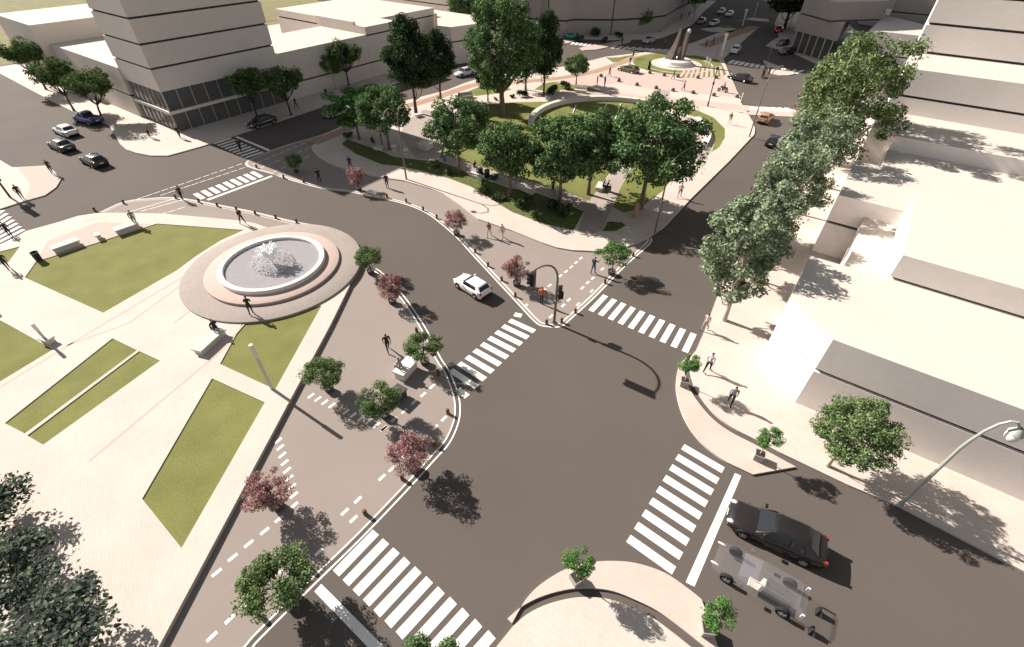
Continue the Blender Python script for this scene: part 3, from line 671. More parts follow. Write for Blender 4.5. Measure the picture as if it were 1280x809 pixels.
tree('park_big', 'park_tree', 'tree on the lawn beside the axis path, behind two others', P(735, 243, ZK), ZK, .88, 5.0, 'trees along the park edge')
tree('park_big', 'park_tree', 'broadest park tree with a forked trunk near the curved lamp post', P(800.6, 261, ZK), ZK, 1.08, .7, 'trees along the park edge')
tree('park_b', 'park_tree', 'small round tree alone on the north lawn of the park', P(720, 106, ZK), ZK, .63, .2)
# right hand row
tree('tall_blue', 'street_tree', 'blue green tree with a pale leaning trunk, nearest the striped crossing', P(905, 400, ZK), ZK, .92, 0, 'tall trees along the side pavement')
tree('tall_blue', 'street_tree', 'lower blue green tree second in the row from the striped crossing', (-4.0, 42), ZK, .82, 2.0, 'tall trees along the side pavement')
tree('tall_blue_b', 'street_tree', 'broad blue green tree level with the roof notch', (-3.9, 49.3), ZK, .82, 3.5, 'tall trees along the side pavement')
tree('tall_blue_b', 'street_tree', 'blue green tree tucked between the roof notch and the largest crown', (-3.5, 57.5), ZK, .88, 5.2, 'tall trees along the side pavement')
tree('tall_olive', 'street_tree', 'largest olive green tree of the row, in front of the stepped tower', (-2.8, 66.5), ZK, 1.06, .5, 'tall trees along the side pavement')
tree('tall_olive', 'street_tree', 'smaller olive tree at the far end of the row, behind the largest one', (-5.0, 75), ZK, .8, 2.7, 'tall trees along the side pavement')
tree('round', 'street_tree', 'round olive tree alone by the blank wall near the big street lamp', P(1034, 582, ZK), ZK, 1.0, 0)
tree('bigleaf', 'plaza_tree', 'low large leaved dark tree at the picture edge, farthest of three on the plaza corner', P(-32, 652, 1.5), ZP, .70, 0, None, None, 'tree', .55)
tree('bigleaf', 'plaza_tree', 'low large leaved dark tree, middle one of three on the plaza corner', P(18, 722, 1.5), ZP, .66, 2, None, None, 'tree', .52)
tree('bigleaf', 'plaza_tree', 'low large leaved dark tree, closest of three on the plaza corner', P(62, 812, 1.5), ZP, .74, 4, None, None, 'tree', .52)
# far trees
tree('pale', 'street_tree', 'pale trunked tree by the far curved building and the parked cars', P(866, 27, ZK), ZK, 1.0, 0, 'far trees')
tree('dark_column', 'street_tree', 'broad dark tree at the far end of the avenue by the red car', P(980, 36, ZK), ZK, 1.0, 1, 'far trees').scale = (1.7, 1.7, .95)
tree('park_a', 'street_tree', 'small dark tree in front of the curved building, by the clipped bush', P(755, 39, ZK), ZK, .72, 0, 'far trees')
tree('park_b', 'street_tree', 'small dark tree in front of the curved building, by the tall pipe', P(800, 41, ZK), ZK, .66, 2, 'far trees')
tree('small_red', 'street_tree', 'small red tree against the curved building behind the green car', P(714, 37, ZK), ZK, 1.9, 2, 'far trees')
tree('park_a', 'street_tree', 'dark tree crown showing over the long white roof, by the bare branches', (-94, 108), ZK, 1.25, 2, 'far trees')
tree('park_b', 'street_tree', 'dark tree crown over the white roofs, nearest the giant tree', (-84, 107), ZK, 1.2, 4, 'far trees')
# small trees in dark planters
SM = [('small_green', 'bright green little tree in a dark planter at the rim of the fountain disc', (464, 342), 1.0), ('small_red', 'little red tree in a dark planter nearest the fountain', (491, 379), 1.02),
      ('small_green_b', 'bright green little tree by the stone seat at the crossing end', (531.5, 455), 1.0), ('small_green', 'bright green little tree beside the plaza edge and its slanting mast', (412, 488), 1.02),
      ('small_green_b', 'bright green little tree half covering the dark seat', (482, 521), 1.0), ('small_red_b', 'little red tree at the bend of the white double line', (518, 587), 1.08),
      ('small_red', 'little red tree nearest the plaza step and dashed lines', (349, 634), 1.08), ('small_green', 'largest little green tree, nearest the bottom edge by the stop line', (363, 748), 1.28),
      ('small_red_b', 'little red tree on the island edge, by two strolling women', (571, 294), 1.0), ('small_red', 'little red tree on the island beside the arched traffic light', (646, 357), 1.05),
      ('small_flat', 'flat topped bright green tree beside the island line and standing person', (764, 343), 1.05), ('small_red_b', 'little red tree at the edge of the tower shadow', (449, 238), 1.0),
      ('small_green_b', 'shaded little green tree at the western tip of the island', (371, 216), .85)]
for i, (k, l, q, s) in enumerate(SM):
    tree(k, 'potted_tree', l, P(*q), .004, s, i * 1.7, 'little trees in planters on the shared street', 'round')
for k, l, q, z in (('sapling', 'sapling in a square stone planter at the top of the built out corner', (854.5, 481), ZK), ('sapling', 'sapling in a square stone planter at the pointed end of the built out corner', (947, 573), ZK),
                ('sapling', 'sapling in a square planter on the crown of the near curved island', (720, 726), ZK), ('sapling', 'sapling in a square planter at the corner of the near island by the stop line', (882, 789), ZK)):
    tree(k, 'potted_tree', l, P(*q, z), z, 1.0, hash(l[:14]) % 6 if False else len(l) * .37, 'saplings in square planters', 'square')
tree('fir', 'potted_tree', 'thin grey green shrub tree standing over the near crossing stripes', P(527, 828), .004, 1.0, 0, None, 'square')
tree('fir', 'potted_tree', 'lower grey green shrub tree by the near crossing, cut by the picture edge', P(566, 834), .004, 1.0, 1, None, 'square')
# bushes
def bush(kind, label, xy, z, sc=1.0, rz=0.0, group=None):
    t = thing('bush', label, 'bush', (*xy, z), rz, group, sc); link('foliage', BUSH[kind], t); return t
BL = [('dark', (600, 218), .6, 'shaded bush beside the sitting person at the planting bed'), ('olive', (545, 208), .8, 'yellow green bush at the end of the gravel court'), ('mid', (617, 224), .7, 'round bush behind the low bench'),
      ('mid', (560, 217), .8, 'leafy bush under the rounded park tree'), ('dark', (655, 258), .9, 'dark bush low in the planting bed'), ('olive', (668, 270), .7, 'light bush at the sunlit end of the planting bed'),
      ('olive', (627, 249), .7, 'light bush at the kerb side of the planting bed'), ('dark', (690, 262), .9, 'dark bush below the broad tree'), ('mid', (606, 240), .8, 'green bush between two trunks in the planting bed'),
      ('dark', (705, 268), .9, 'dark bush at the path end of the planting bed'), ('mid', (762, 284), .6, 'small bush in the triangle bed by the kerb'), ('dark', (653, 121), .9, 'dark bush on the park terrace behind the giant tree'),
      ('mid', (640, 122), .6, 'low bush with flowers beside the giant trunk'), ('mid', (619, 125), .5, 'low bush beside the slim dark tree'), ('dark', (690, 117), 1.1, 'wide bush under the narrow dark tree'), ('dark', (706, 111), 1.0, 'wide bush beside the pale park bench'),
      ('mid', (586, 121), .5, 'small bush behind the far park bench'), ('dark', (745, 46), 1.6, 'big clipped bush before the curved building'), ('dark', (724, 51), 1.0, 'low bush behind the green car'), ('dark', (755, 54), 1.1, 'low bush behind the far traffic island'),
      ('dark', (773, 47), 1.0, 'bush in the shade beside the far clipped bush'), ('red', (770, 43), .8, 'reddish bush in the shade of the curved building'), ('mid', (1022, 66), .8, 'bush by the glazed hall near the chairs'), ('dark', (1003, 60), 1.2, 'dark bush at the kerb before the glazed hall'), ('mid', (436, 172), .9, 'shaded bush at the tip of the planting bed')]
for i, (k, q, s, l) in enumerate(BL): bush(k, l, P(*q, ZK), ZK, s, i * 1.3)

# ================================================================== FOUNTAIN, MONUMENT, FURNITURE
t = thing('fountain', 'round stepped fountain with a white rimmed pool and bubbling jets on the plaza', 'fountain', (*FC, 0))
MB().lathe([(7.85, 0), (7.85, .41), (7.80, .43), (5.6, .43)], (0, 0, 0), 96).obj('paved_disc', M['greystone'], t, True)
MB().lathe([(5.84, .43), (5.84, .64), (5.80, .66), (4.4, .66)], (0, 0, 0), 96).obj('step', M['pink'], t, True)
MB().lathe([(4.62, .66), (4.62, .97), (4.57, 1.02), (4.19, 1.02), (4.14, .97), (4.14, .5)], (0, 0, 0), 96).obj('rim', M['white'], t, True)
MB().lathe([(.0001, .78), (4.15, .78)], (0, 0, 0), 96).obj('water', M['water'], t)
rg = random.Random(5); b = MB()
for k in range(64):                                      # rising V of jets that bends over and breaks into falling drops
    a = rg.uniform(0, 6.283); reach = rg.uniform(1.1, 1.8); top = rg.uniform(1.35, 1.8); n_ = 12; tend = rg.uniform(.45, .74); pts = []
    for i in range(n_ + 1):
        q = i / n_ * tend; pts.append((reach * q * math.cos(a), reach * q * math.sin(a), .8 + top * (1 - ((q - .52) / .52) ** 2)))
    b.tube(pts, [.036 + .042 * math.sin(math.pi * min(1, i / n_ * 1.3)) for i in range(n_ + 1)], 5)
for k in range(620):
    a = rg.uniform(0, 6.283); r_ = rg.uniform(.8, 1.9); z = .82 + rg.uniform(0, 1.0) * max(.08, 1.6 * (1 - ((r_ / 1.75 - .5) / .55) ** 2))
    b.sphere((r_ * math.cos(a), r_ * math.sin(a), z), rg.uniform(.014, .04), (1, 1, rg.uniform(1.2, 4)), 6)
b.obj('water_spray', M['spray'], t, True)['kind'] = 'stuff'
t = thing('monument', 'tall twin legged dark monument on a round pale pedestal amid ringed lawns', 'monument', (*MC, ZK))
MB().lathe([(3.5, 0), (3.5, .25), (3.0, .27), (2.95, .8), (2.8, .9), (.0001, .9)], (0, 0, 0), 48).obj('pedestal', M['white'], t, True)
def leg(x0, y0, x1, y1, bulge, w0, w1, h, name, m):
    b = MB(); n = 12; vs = []
    for i in range(n + 1):
        s = i / n; e = (1 - s) ** 1.7
        cx, cy = x1 + (x0 - x1) * e, y1 + (y0 - y1) * e; wd = w1 + (w0 - w1) * (1 - s) ** 1.6; z = .9 + h * s
        if i == n: wd *= .8
        for a_, c_ in ((-1, -.5), (.6, -.7), (1, .3), (-.4, .6)): vs.append((cx + a_ * wd * .55, cy + c_ * wd * bulge, z))
    b.add(vs, [(i * 4 + k, i * 4 + (k + 1) % 4, i * 4 + 4 + (k + 1) % 4, i * 4 + 4 + k) for i in range(n) for k in range(4)] + [(3, 2, 1, 0), (n * 4, n * 4 + 1, n * 4 + 2, n * 4 + 3)])
    b.obj(name, m, t, True, 30)
leg(-1.35, -.5, -.75, .9, .7, 2.0, .55, 5.4, 'leg', M['bronze'])
leg(.75, -.1, .9, .9, .7, 1.25, .75, 5.2, 'leg', M['bronze'])
MB().sphere((1.0, .9, 6.0), .42, (1, .8, 1.2), 8).obj('finial', M['stone'], t, True)
# park amphitheatre wall and its lawn strips
AC = (-31.7, 70.2); a0 = math.degrees(math.atan2(*[P(809, 129, ZK)[1] - AC[1], P(809, 129, ZK)[0] - AC[0]]))
a1 = math.degrees(math.atan2(P(664, 160, ZK)[1] - AC[1], P(664, 160, ZK)[0] - AC[0])) % 360
t = thing('curved_wall', 'long curved pale seat wall round the park lawn', 'wall', (0, 0, 0))
b = MB(); o_, i_ = arc(AC, 13.1, a0, a1, 40), arc(AC, 12.3, a0, a1, 40); n = len(o_)
for (pa, z0, pb, z1) in ((o_, .13, o_, .85), (o_, .85, i_, .85), (i_, .85, i_, .13)):
    b.add([(x, y, z0) for x, y in pa] + [(x, y, z1) for x, y in pb], [(k, k + 1, n + k + 1, n + k) for k in range(n - 1)])
for k in (0, n - 1): b.add([(*o_[k], .13), (*o_[k], .85), (*i_[k], .85), (*i_[k], .13)], [(0, 1, 2, 3)])
b.obj('seat_wall', M['stone'], t)
for i, (q0, q1) in enumerate((((806, 133), (783, 174)), ((776, 130), (768, 152)), ((759, 130), (752, 140)), ((720, 132), (716, 142)))):
    d = MB(); p0, p1 = Vector(P(*q0, ZK)), Vector(P(*q1, ZK)); m_ = (p0 + p1) / 2; v = p1 - p0
    o = d.box((m_.x, m_.y, ZK + .06), (v.length, .14, .12), math.atan2(v.y, v.x)).obj('lawn_kerb', M['white'])
    tag(o, 'thin straight pale kerb on the park lawn, %s from the axis path' % ORD[i], 'kerb', 'kerbs across the amphitheatre lawn')
t = thing('curved_bench', 'white curved bench in the gravel bay by the arc lawn', 'bench', (0, 0, 0))
bc = smooth_path(PP([(871, 150), (880, 160), (884, 172), (879, 183)], ZK), 6); b = MB()
l, r_ = offset_path(bc, .45), offset_path(bc, -.45); n = len(bc)
for pa, z0, pb, z1 in ((l, .13, l, .6), (l, .6, r_, .6), (r_, .6, r_, .13)): b.add([(x, y, z0) for x, y in pa] + [(x, y, z1) for x, y in pb], [(k, k + 1, n + k + 1, n + k) for k in range(n - 1)])
for k in (0, n - 1): b.add([(*l[k], .13), (*l[k], .6), (*r_[k], .6), (*r_[k], .13)], [(0, 1, 2, 3)])
b.obj('seat', M['white'], t)
# benches
def bench(label, a, b_, z, w=.75, h=.5, m='stone', back=False, name='bench', cat='bench'):
    p0, p1 = Vector(P(*a, z)), Vector(P(*b_, z)); c = (p0 + p1) / 2; v = p1 - p0; L = v.length
    t = thing(name, label, cat, (c.x, c.y, z), math.atan2(v.y, v.x))
    b = MB().box((0, 0, h - .07), (L, w, .14)); b.obj('seat', M[m], t)
    MB().box((0, 0, (h - .14) / 2), (L - .16, w - .14, h - .14)).obj('base', M[m], t)
    if back: MB().box((0, w / 2 - .06, h + .22), (L, .12, .44)).obj('backrest', M[m], t)
    return t
bench('long pale stone bench on the pink paving, nearest the plaza corner', (67, 316), (101, 304), ZP, 1.0, .55)
bench('long pale stone bench with someone beside it on the pink paving', (145, 293), (174, 283), ZP, 1.0, .55)
bench('small square stone stool between the two long plaza benches', (121, 299), (128, 297), ZP, .8, .5, name='stool', cat='stool')
bench('long pale stone bench with a seated person between the plaza lawns', (248, 444), (279, 416), ZP, .9, .5)
bench('short grey stone bench at the lawn edge near the frame', (56, 431), (67, 424), ZP, 1.0, .5)
bench('white block seat with a seated person on the shared street', (499, 476), (517, 456), .004, .95, .75, 'white')
bench('dark block seat under the little green tree', (490, 505), (505, 491), .004, .9, .75, 'planterdark')
bench('pale park bench by the wide bush north of the lawn', (718, 115), (733, 116.5), ZK, .8, .5, back=True)
bench('pale park bench with backrest on the cream path behind the giant tree', (574, 124), (591, 121.5), ZK, .8, .5, back=True)
bench('low stone bench in the planting bed under the broad tree', (648, 234), (668, 243), ZK, .9, .5)
bench('stone block seat at the corner of the gravel court', (526, 184), (538, 187), ZK, 1.6, .8)
bench('pale block seat in the shade of the park tree', (600, 161), (607, 157), ZK, 1.0, .8)
bench('small pale seat under the dark conifer', (519, 147), (527, 145), ZK, .8, .45)
bench('low stone bench beside the sitting man at the bed edge', (588, 219), (604, 225), ZK, .7, .4)
bench('pale block seat beside the couple on the axis path', (748, 240), (752, 232), ZK, .9, .5)
bench('low stone bench in the shade of the planting bed tip', (468, 186), (480, 188), ZK, .8, .45)
for q, l in (((493, 188.5), 'round topped stone ball lamp by the shaded bed, left of the pair'), ((507, 193.5), 'round topped stone ball lamp by the shaded bed, beside the double armed post')):
    t = thing('globe_stone', l, 'stone', (*P(*q, ZK), ZK), 0, 'stone balls by the shaded bed'); MB().cyl((0, 0, 0), .25, .35, 12).obj('base', M['stone'], t); MB().sphere((0, 0, .65), .42, (1.1, 1.1, .8), 14).obj('ball', M['stone'], t, True)
t = thing('litter_bin', 'dark litter bin at the edge of the pink paving near the plaza lawn', 'bin', (*P(49, 325, ZP), ZP))
MB().lathe([(.0001, 0), (.26, 0), (.3, .8), (.24, .85), (.22, .7), (.0001, .7)], (0, 0, 0), 16).obj('body', M['black'], t, True); MB().lathe([(.31, .78), (.33, .82), (.31, .86)], (0, 0, 0), 16).obj('rim', M['steel'], t, True)
t = thing('litter_bin', 'dark litter bin by the low bench in the park bed', 'bin', (*P(609, 222, ZK), ZK))
MB().lathe([(.0001, 0), (.3, 0), (.34, .9), (.28, .95), (.25, .8), (.0001, .8)], (0, 0, 0), 16).obj('body', M['black'], t, True); MB().lathe([(.35, .88), (.37, .92), (.35, .96)], (0, 0, 0), 16).obj('rim', M['steel'], t, True)
# bollards
bm_ = MB().lathe([(.0001, 0), (.12, 0), (.11, .42), (.09, .47), (.0001, .48)], (0, 0, 0), 12).mesh('post', M['rust'], True); bc_ = MB().lathe([(.114, .32), (.122, .33), (.122, .38), (.114, .39)], (0, 0, 0), 12).mesh('band', M['black'])
dm_ = MB().lathe([(.0001, 0), (.30, 0), (.36, .18), (.26, .48), (.0001, .56)], (0, 0, 0), 12).mesh('stone_block', M['darkstone'], True)
def bollards(pts, what, group, z=.004, stone=False):
    for i, q in enumerate(pts):
        t = thing('bollard', 'small %s bollard, %s %s' % ('dark stone' if stone else 'rust brown', ORD[i], what), 'bollard', (*P(*q, z), z), i * .9, group)
        if stone: link('stone_block', dm_, t)
        else: link('post', bm_, t); link('band', bc_, t)
bollards([(326, 770), (386, 710), (457, 643), (503, 599), (543, 557), (560, 517), (548, 469), (521, 415)], 'from the bottom edge along the near white double line', 'bollards along the near double line')
bollards([(644, 371), (627, 351), (610, 333), (594, 316), (546, 273), (529, 263), (508, 253), (484, 247)], 'from the traffic light along the curved side of the island', 'bollards along the curved island line')
bollards([(683, 405), (702, 403), (719, 391), (756, 354), (791, 320)], 'from the traffic light along the straight island side', 'bollards along the straight island line')
bollards([(119, 264), (155, 254.5), (220, 248), (249, 253), (272, 258), (296, 263), (319.5, 268), (345, 273), (371, 278.5)], 'from the far plaza corner along the thin kerb line', 'bollards along the far plaza edge')
bollards([(321, 210), (355, 223), (380, 228.5)], 'from the shaded crossing on the island tip', 'bollards on the shaded island tip')
bollards([(751, 96), (773.5, 102), (796, 107), (820, 111), (841, 114), (866, 117), (892, 120), (921, 122)], 'from the round tree along the park side of the street', 'stone bollards on the park side', ZK, True)
bollards([(812, 92), (830, 95), (847, 96.5), (872, 98), (895, 98), (911, 97)], 'from the olive car along the monument side of the street', 'stone bollards on the monument side', ZK, True)
for q, l in (((1017, 766), 'lone dark low post with a pale foot behind the stripped car, farther of two'), ((1015, 772), 'lone dark low post with a pale foot behind the stripped car, nearer of two')):
    z = .004; x, y = P(1021 if 'farther' in l else 1012, 766 if 'farther' in l else 790)
    t = thing('low_post', l, 'post', (x, y, z), R(8), 'low posts on the road'); MB().box((0, 0, .24), (.16, .34, .48), 0, 0, .7).obj('post', M['black'], t); MB().box((.14, 0, .03), (.14, .3, .06)).obj('foot', M['steel'], t)
# lamp posts
def arch(base, z0, top, reach, d, n=12):
    """gooseneck from a vertical pole"""
    pts = [(0, 0, 0), (0, 0, z0 * .5), (0, 0, z0)]
    for k in range(1, n + 1):
        a = math.pi * k / n; x = reach / 2 * (1 - math.cos(a)); pts.append((d[0] * x, d[1] * x, z0 + (top - z0) * math.sin(a)))
    return pts
# big street lamp near the blank wall
bx = P(1124, 632, ZK); t = thing('street_lamp', 'big grey green street lamp with a curved neck and oval head by the blank wall', 'street lamp', (*bx, ZK))
pts = [(0, 0, 0), (0, 0, 3), (.0, .02, 5.6)]; hx = P(1270, 541, 7.75); dx = Vector(hx) - Vector(bx)
for s, z in ((.05, 6.5), (.16, 7.3), (.34, 7.95), (.56, 8.3), (.76, 8.35), (.92, 8.15), (1.0, 7.8)): pts.append((dx.x * s * 1.0, dx.y * s, z - ZK))
MB().tube(pts, [.10, .09, .08, .075, .07, .065, .06, .06, .055, .055], 10).obj('pole', M['polegreen'], t, True)
MB().cyl((0, 0, 0), .17, .35, 14, r2=.13).obj('foot', M['polegreen'], t)
MB().sphere((dx.x * 1.02, dx.y * 1.02, 7.42), .36, (.85, .85, 1.15), 14).obj('lamp_head', M['lens'], t, True); MB().lathe([(.10, .30), (.22, .12), (.31, -.02), (.33, -.06)], (dx.x * 1.02, dx.y * 1.02, 7.66), 16).obj('lamp_hood', M['polegreen'], t, True)
def curved_lamp(base, top_z, head_px, head_z, label, z=ZK, m='brownpole'):
    bx = P(*base, z); t = thing('street_lamp', label, 'street lamp', (*bx, z), 0, 'curved neck street lamps')
    d = Vector(P(*head_px, head_z)) - Vector(bx); h = top_z - z
    pts = [(0, 0, 0), (0, 0, h * .5), (0, 0, h * .82)] + [(d.x * (1 - math.cos(a)) / 2, d.y * (1 - math.cos(a)) / 2, h * .82 + (h * .18) * math.sin(a * .8) / math.sin(1.57)) for a in [math.pi * k / 8 for k in range(1, 9)]]
    MB().tube(pts, [.1, .085, .07] + [.06] * 8, 8).obj('pole', M[m], t, True); e = pts[-1]
    MB().sphere((e[0] + d.x * .08, e[1] + d.y * .08, e[2] - .08), .3, (1.2, 1.2, .45), 10).obj('lamp_head', M['lens'], t, True)
curved_lamp((818, 292), 8.75, (880, 188), 8.0, 'tall thin street lamp with a curved neck at the park kerb over the shaded road')
curved_lamp((936.5, 171), 9.0, (979, 86), 8.4, 'tall thin street lamp at the far corner of the park by the orange car')
bx = P(508, 224, ZK); t = thing('street_lamp', 'brown street lamp with two drooping arms on the park pavement bend', 'street lamp', (*bx, ZK))
MB().tube([(0, 0, 0), (0, 0, 4), (0, 0, 7.6)], [.11, .09, .06], 8).obj('pole', M['brownpole'], t, True)
for s in (-1, 1):
    MB().tube([(0, 0, 7.5), (0, s * .45, 8.3), (0, s * 1.1, 8.6), (0, s * 1.75, 8.3), (0, s * 1.95, 7.9)], .05, 6).obj('arm', M['brownpole'], t, True); MB().sphere((0, s * 1.95, 7.75), .3, (1, 1, .5), 8).obj('lamp_head', M['brownpole'], t, True)
# slanting plaza mast is a plain upright tapered light mast
t = thing('light_mast', 'plain pale tapered light mast standing by the plaza lawn corner', 'mast', (*P(340, 486, ZP), ZP))
MB().tube([(0, 0, 0), (0, 0, 3.1)], [.11, .095], 10).obj('pole', M['stone'], t, True); MB().tube([(0, 0, 3.1), (0, 0, 3.14), (0, 0, 4.25)], [.1, .13, .13], 10).obj('lamp_head', M['white'], t, True)
t = thing('light_mast', 'plain pale tapered light mast whose shadow crosses the cut off lawn corner', 'mast', (*P(-36, 362, ZP), ZP))
MB().tube([(0, 0, 0), (0, 0, 3.1)], [.11, .095], 10).obj('pole', M['stone'], t, True); MB().tube([(0, 0, 3.1), (0, 0, 3.14), (0, 0, 4.25)], [.1, .13, .13], 10).obj('lamp_head', M['white'], t, True)
t = thing('light_mast', 'short pale light post beside the grey stone bench at the lawn edge', 'mast', (*P(60, 428, ZP), ZP))
MB().tube([(0, 0, 0), (0, 0, 1.3)], [.10, .09], 10).obj('pole', M['stone'], t, True); MB().tube([(0, 0, 1.3), (0, 0, 1.33), (0, 0, 1.9)], [.1, .12, .12], 10).obj('lamp_head', M['white'], t, True)
for q, h, l in (((901.5, 70), 4.4, 'stout white light mast at the end of the monument plaza'), ((928, 33), 4.0, 'stout white light mast on the far traffic island'), ((941.5, 25), 4.2, 'thin white light mast farthest up the avenue')):
    t = thing('light_mast', l, 'mast', (*P(*q, ZK), ZK), 0, 'white masts on the avenue'); w_ = .28 if 'stout' in l else .12
    MB().tube([(0, 0, 0), (0, 0, h * .9)], [w_ * .8, w_], 8).obj('pole', M['white'], t, True); MB().box((0, 0, h * .95), (w_ * 2.4, w_ * 2.4, h * .12)).obj('lamp_head', M['white'], t)
t = thing('lamp_post', 'straight black lamp post with a small round top between the bollards and the park', 'lamp post', (*P(884.5, 133, ZK), ZK))
MB().tube([(0, 0, 0), (0, 0, .8), (0, 0, .82), (0, 0, 5.7)], [.13, .12, .08, .07], 8).obj('pole', M['black'], t, True); MB().cyl((0, 0, 3.4), .16, .35, 10).obj('collar', M['black'], t); MB().sphere((0, 0, 5.8), .27, (1, 1, .9), 10).obj('lamp_head', M['black'], t, True)
for q, h, l in (((893.5, 76), 3.6, 'short thin dark pole at the monument lawn corner'), ((957, 84), 4.4, 'pole with a slanting bar by the far crossing'), ((993, 60), 5.6, 'dark pole before the glazed hall'), ((985, 39), 4.2, 'pale lamp pole by the red car'), ((928, 36), 2.6, 'thin dark pole in the shaded median')):
    t = thing('pole', l, 'pole', (*P(*q, ZK), ZK), 0, 'small poles near the avenue'); MB().tube([(0, 0, 0), (0, 0, h)], [.07, .05], 6).obj('pole', M['brownpole'], t, True)
    MB().sphere((0, 0, h), .16, (1, 1, .7), 8).obj('cap', M['steel'], t, True)
# traffic lights
red_, amb_, grn_ = mat('red_lens', (.25, .02, .015), .3), mat('amber_lens', (.3, .14, .02), .3), mat('green_lens', (.02, .16, .07), .3)
def signal(parent, c, rz, sc=1.0, plate=True):
    co, si = math.cos(rz), math.sin(rz)
    hd = MB().box((c[0], c[1], c[2]), (.26 * sc, .30 * sc, .95 * sc), rz).obj('signal_head', M['black'], parent)
    if plate: MB().box((c[0] - co * .15 * sc, c[1] - si * .15 * sc, c[2]), (.03, .62 * sc, 1.3 * sc), rz).obj('backing_plate', M['black'], hd)
    for k, m in enumerate((red_, amb_, grn_)):
        z = c[2] + (.3 - .3 * k) * sc; x, y = c[0] + co * .132 * sc, c[1] + si * .132 * sc
        b = MB().cyl((0, 0, 0), .1 * sc, .012, 12, axis='x'); b.v = [(x + p[0] * co - p[1] * si, y + p[0] * si + p[1] * co, z + p[2]) for p in b.v]; b.obj('lens', m, hd)
        b = MB().lathe([(.12 * sc, 0), (.12 * sc, .2 * sc)], (0, 0, 0), 12, 0, 'x'); b.v = [(x + p[0] * co - p[1] * si, y + p[0] * si + p[1] * co, z + p[2]) for p in b.v]; b.obj('visor', M['black'], hd)
bx = P(692.5, 404); t = thing('traffic_light', 'arched grey traffic light with a hanging dark signal at the island point', 'traffic light', (*bx, .004))
pts = [(0, 0, 0), (0, 0, 1.2), (0, 0, 3.4), (0, 0, 4.3)]
for k in range(1, 13):
    a = math.pi * .56 * k / 12; pts.append((-.4 * (1 - math.cos(a)), -2.35 * (1 - math.cos(a)), 4.35 + 2.2 * math.sin(a)))
MB().tube(pts, [.115, .11, .1, .09] + [.085 - .003 * k for k in range(12)], 10).obj('pole', M['brownpole'], t, True)
MB().cyl((0, 0, 0), .2, .1, 14).obj('foot', M['brownpole'], t); e = pts[-1]
signal(t, (e[0], e[1], e[2] - .66), R(200), 1.15); signal(t, (.30, .02, 3.05), R(20), .85, False); signal(t, (.12, .3, 3.35), R(80), .7, False); MB().box((0, -.14, 2.3), (.24, .2, .3)).obj('push_button_box', M['brownpole'], t)
t = thing('traffic_light', 'dark traffic light with stacked signals at the corner pavement, cut by the picture edge', 'traffic light', (*P(13, 247, ZK), ZK))
MB().tube([(0, 0, 0), (0, 0, 4.2)], [.11, .09], 8).obj('pole', M['black'], t, True); signal(t, (.28, 0, 2.6), R(10), 1.0); signal(t, (-.28, .1, 2.6), R(120), 1.0); signal(t, (.28, 0, 3.9), R(10), 1.0); MB().tube([(0, 0, 4.1), (-1.2, -.3, 4.6), (-2.6, -.6, 4.7)], .06, 6).obj('arm', M['black'], t, True)

# ================================================================== VEHICLES
M['tyre'] = mat('tyre_rubber', (.018, .018, .018), .85); M['rim'] = mat('alloy_rim', (.45, .45, .46), .35, metal=.7)
M['carglass'] = glassmat('car_glass', (.018, .021, .025), .05); M['chrome'] = mat('chrome_trim', (.6, .6, .6), .2, metal=.9)
M['headlight'] = glassmat('headlight_glass', (.72, .74, .76), .1); M['taillight'] = glassmat('taillight_glass', (.30, .03, .02), .2); M['plate'] = mat('number_plate', (.75, .75, .72), .5)
M['blackplastic'] = mat('black_plastic', (.025, .025, .026), .6); M['clearglass'] = glassmat('tinted_window', (.20, .20, .23), .05, .28); M['beige'] = mat('beige_trim', (.58, .53, .45), .7)
def paint(name, col, rough=.25):
    m = mat(name, col, rough, spec=.5); m.node_tree.nodes['Principled BSDF'].inputs['Coat Weight'].default_value = .3; m.node_tree.nodes['Principled BSDF'].inputs['Coat Roughness'].default_value = .06; return m
BODY = {   # stations from nose to tail: x, half width, sill z, belt z, top z  (unit length 4.2)
    'hatch': ([(2.10, .50, .34, .52, .56), (2.04, .70, .24, .62, .68), (1.85, .80, .20, .72, .79), (1.30, .85, .19, .82, .93), (.80, .86, .19, .88, .99), (0, .87, .19, .92, 1.0), (-1.0, .87, .19, .96, 1.02), (-1.6, .86, .2, .98, 1.04), (-1.95, .80, .25, .95, 1.0), (-2.06, .72, .32, .80, .84)],
              dict(f0=.98, f1=.10, r0=-2.0, r1=-1.55, w0=.78, w1=.58, zb=.90, zt=1.36, pil=[.38, -.62, -1.35])),
    'sedan': ([(2.35, .55, .34, .50, .54), (2.28, .74, .24, .60, .66), (2.0, .84, .20, .70, .77), (1.4, .89, .19, .80, .90), (.85, .90, .19, .86, .96), (0, .91, .19, .89, .97), (-1.0, .91, .19, .92, .99), (-1.8, .89, .2, .95, 1.01), (-2.25, .82, .25, .92, .97), (-2.36, .70, .33, .72, .76)],
              dict(f0=1.0, f1=.20, r0=-2.0, r1=-1.35, w0=.82, w1=.60, zb=.90, zt=1.43, pil=[.42, -.55, -1.3])),
    'pickup': ([(2.4, .60, .38, .62, .68), (2.3, .80, .3, .74, .80), (2.0, .88, .27, .86, .93), (1.3, .92, .26, .94, 1.02), (.85, .92, .26, 1.0, 1.06), (0, .92, .26, 1.0, 1.05), (-.45, .92, .26, 1.0, 1.02), (-1.5, .92, .28, 1.0, 1.0), (-2.3, .9, .32, 1.0, 1.0), (-2.4, .88, .4, .98, .98)],
               dict(f0=.95, f1=.35, r0=-.65, r1=-.5, w0=.83, w1=.68, zb=1.0, zt=1.62, pil=[.40, -.35]))}
CARM = {}
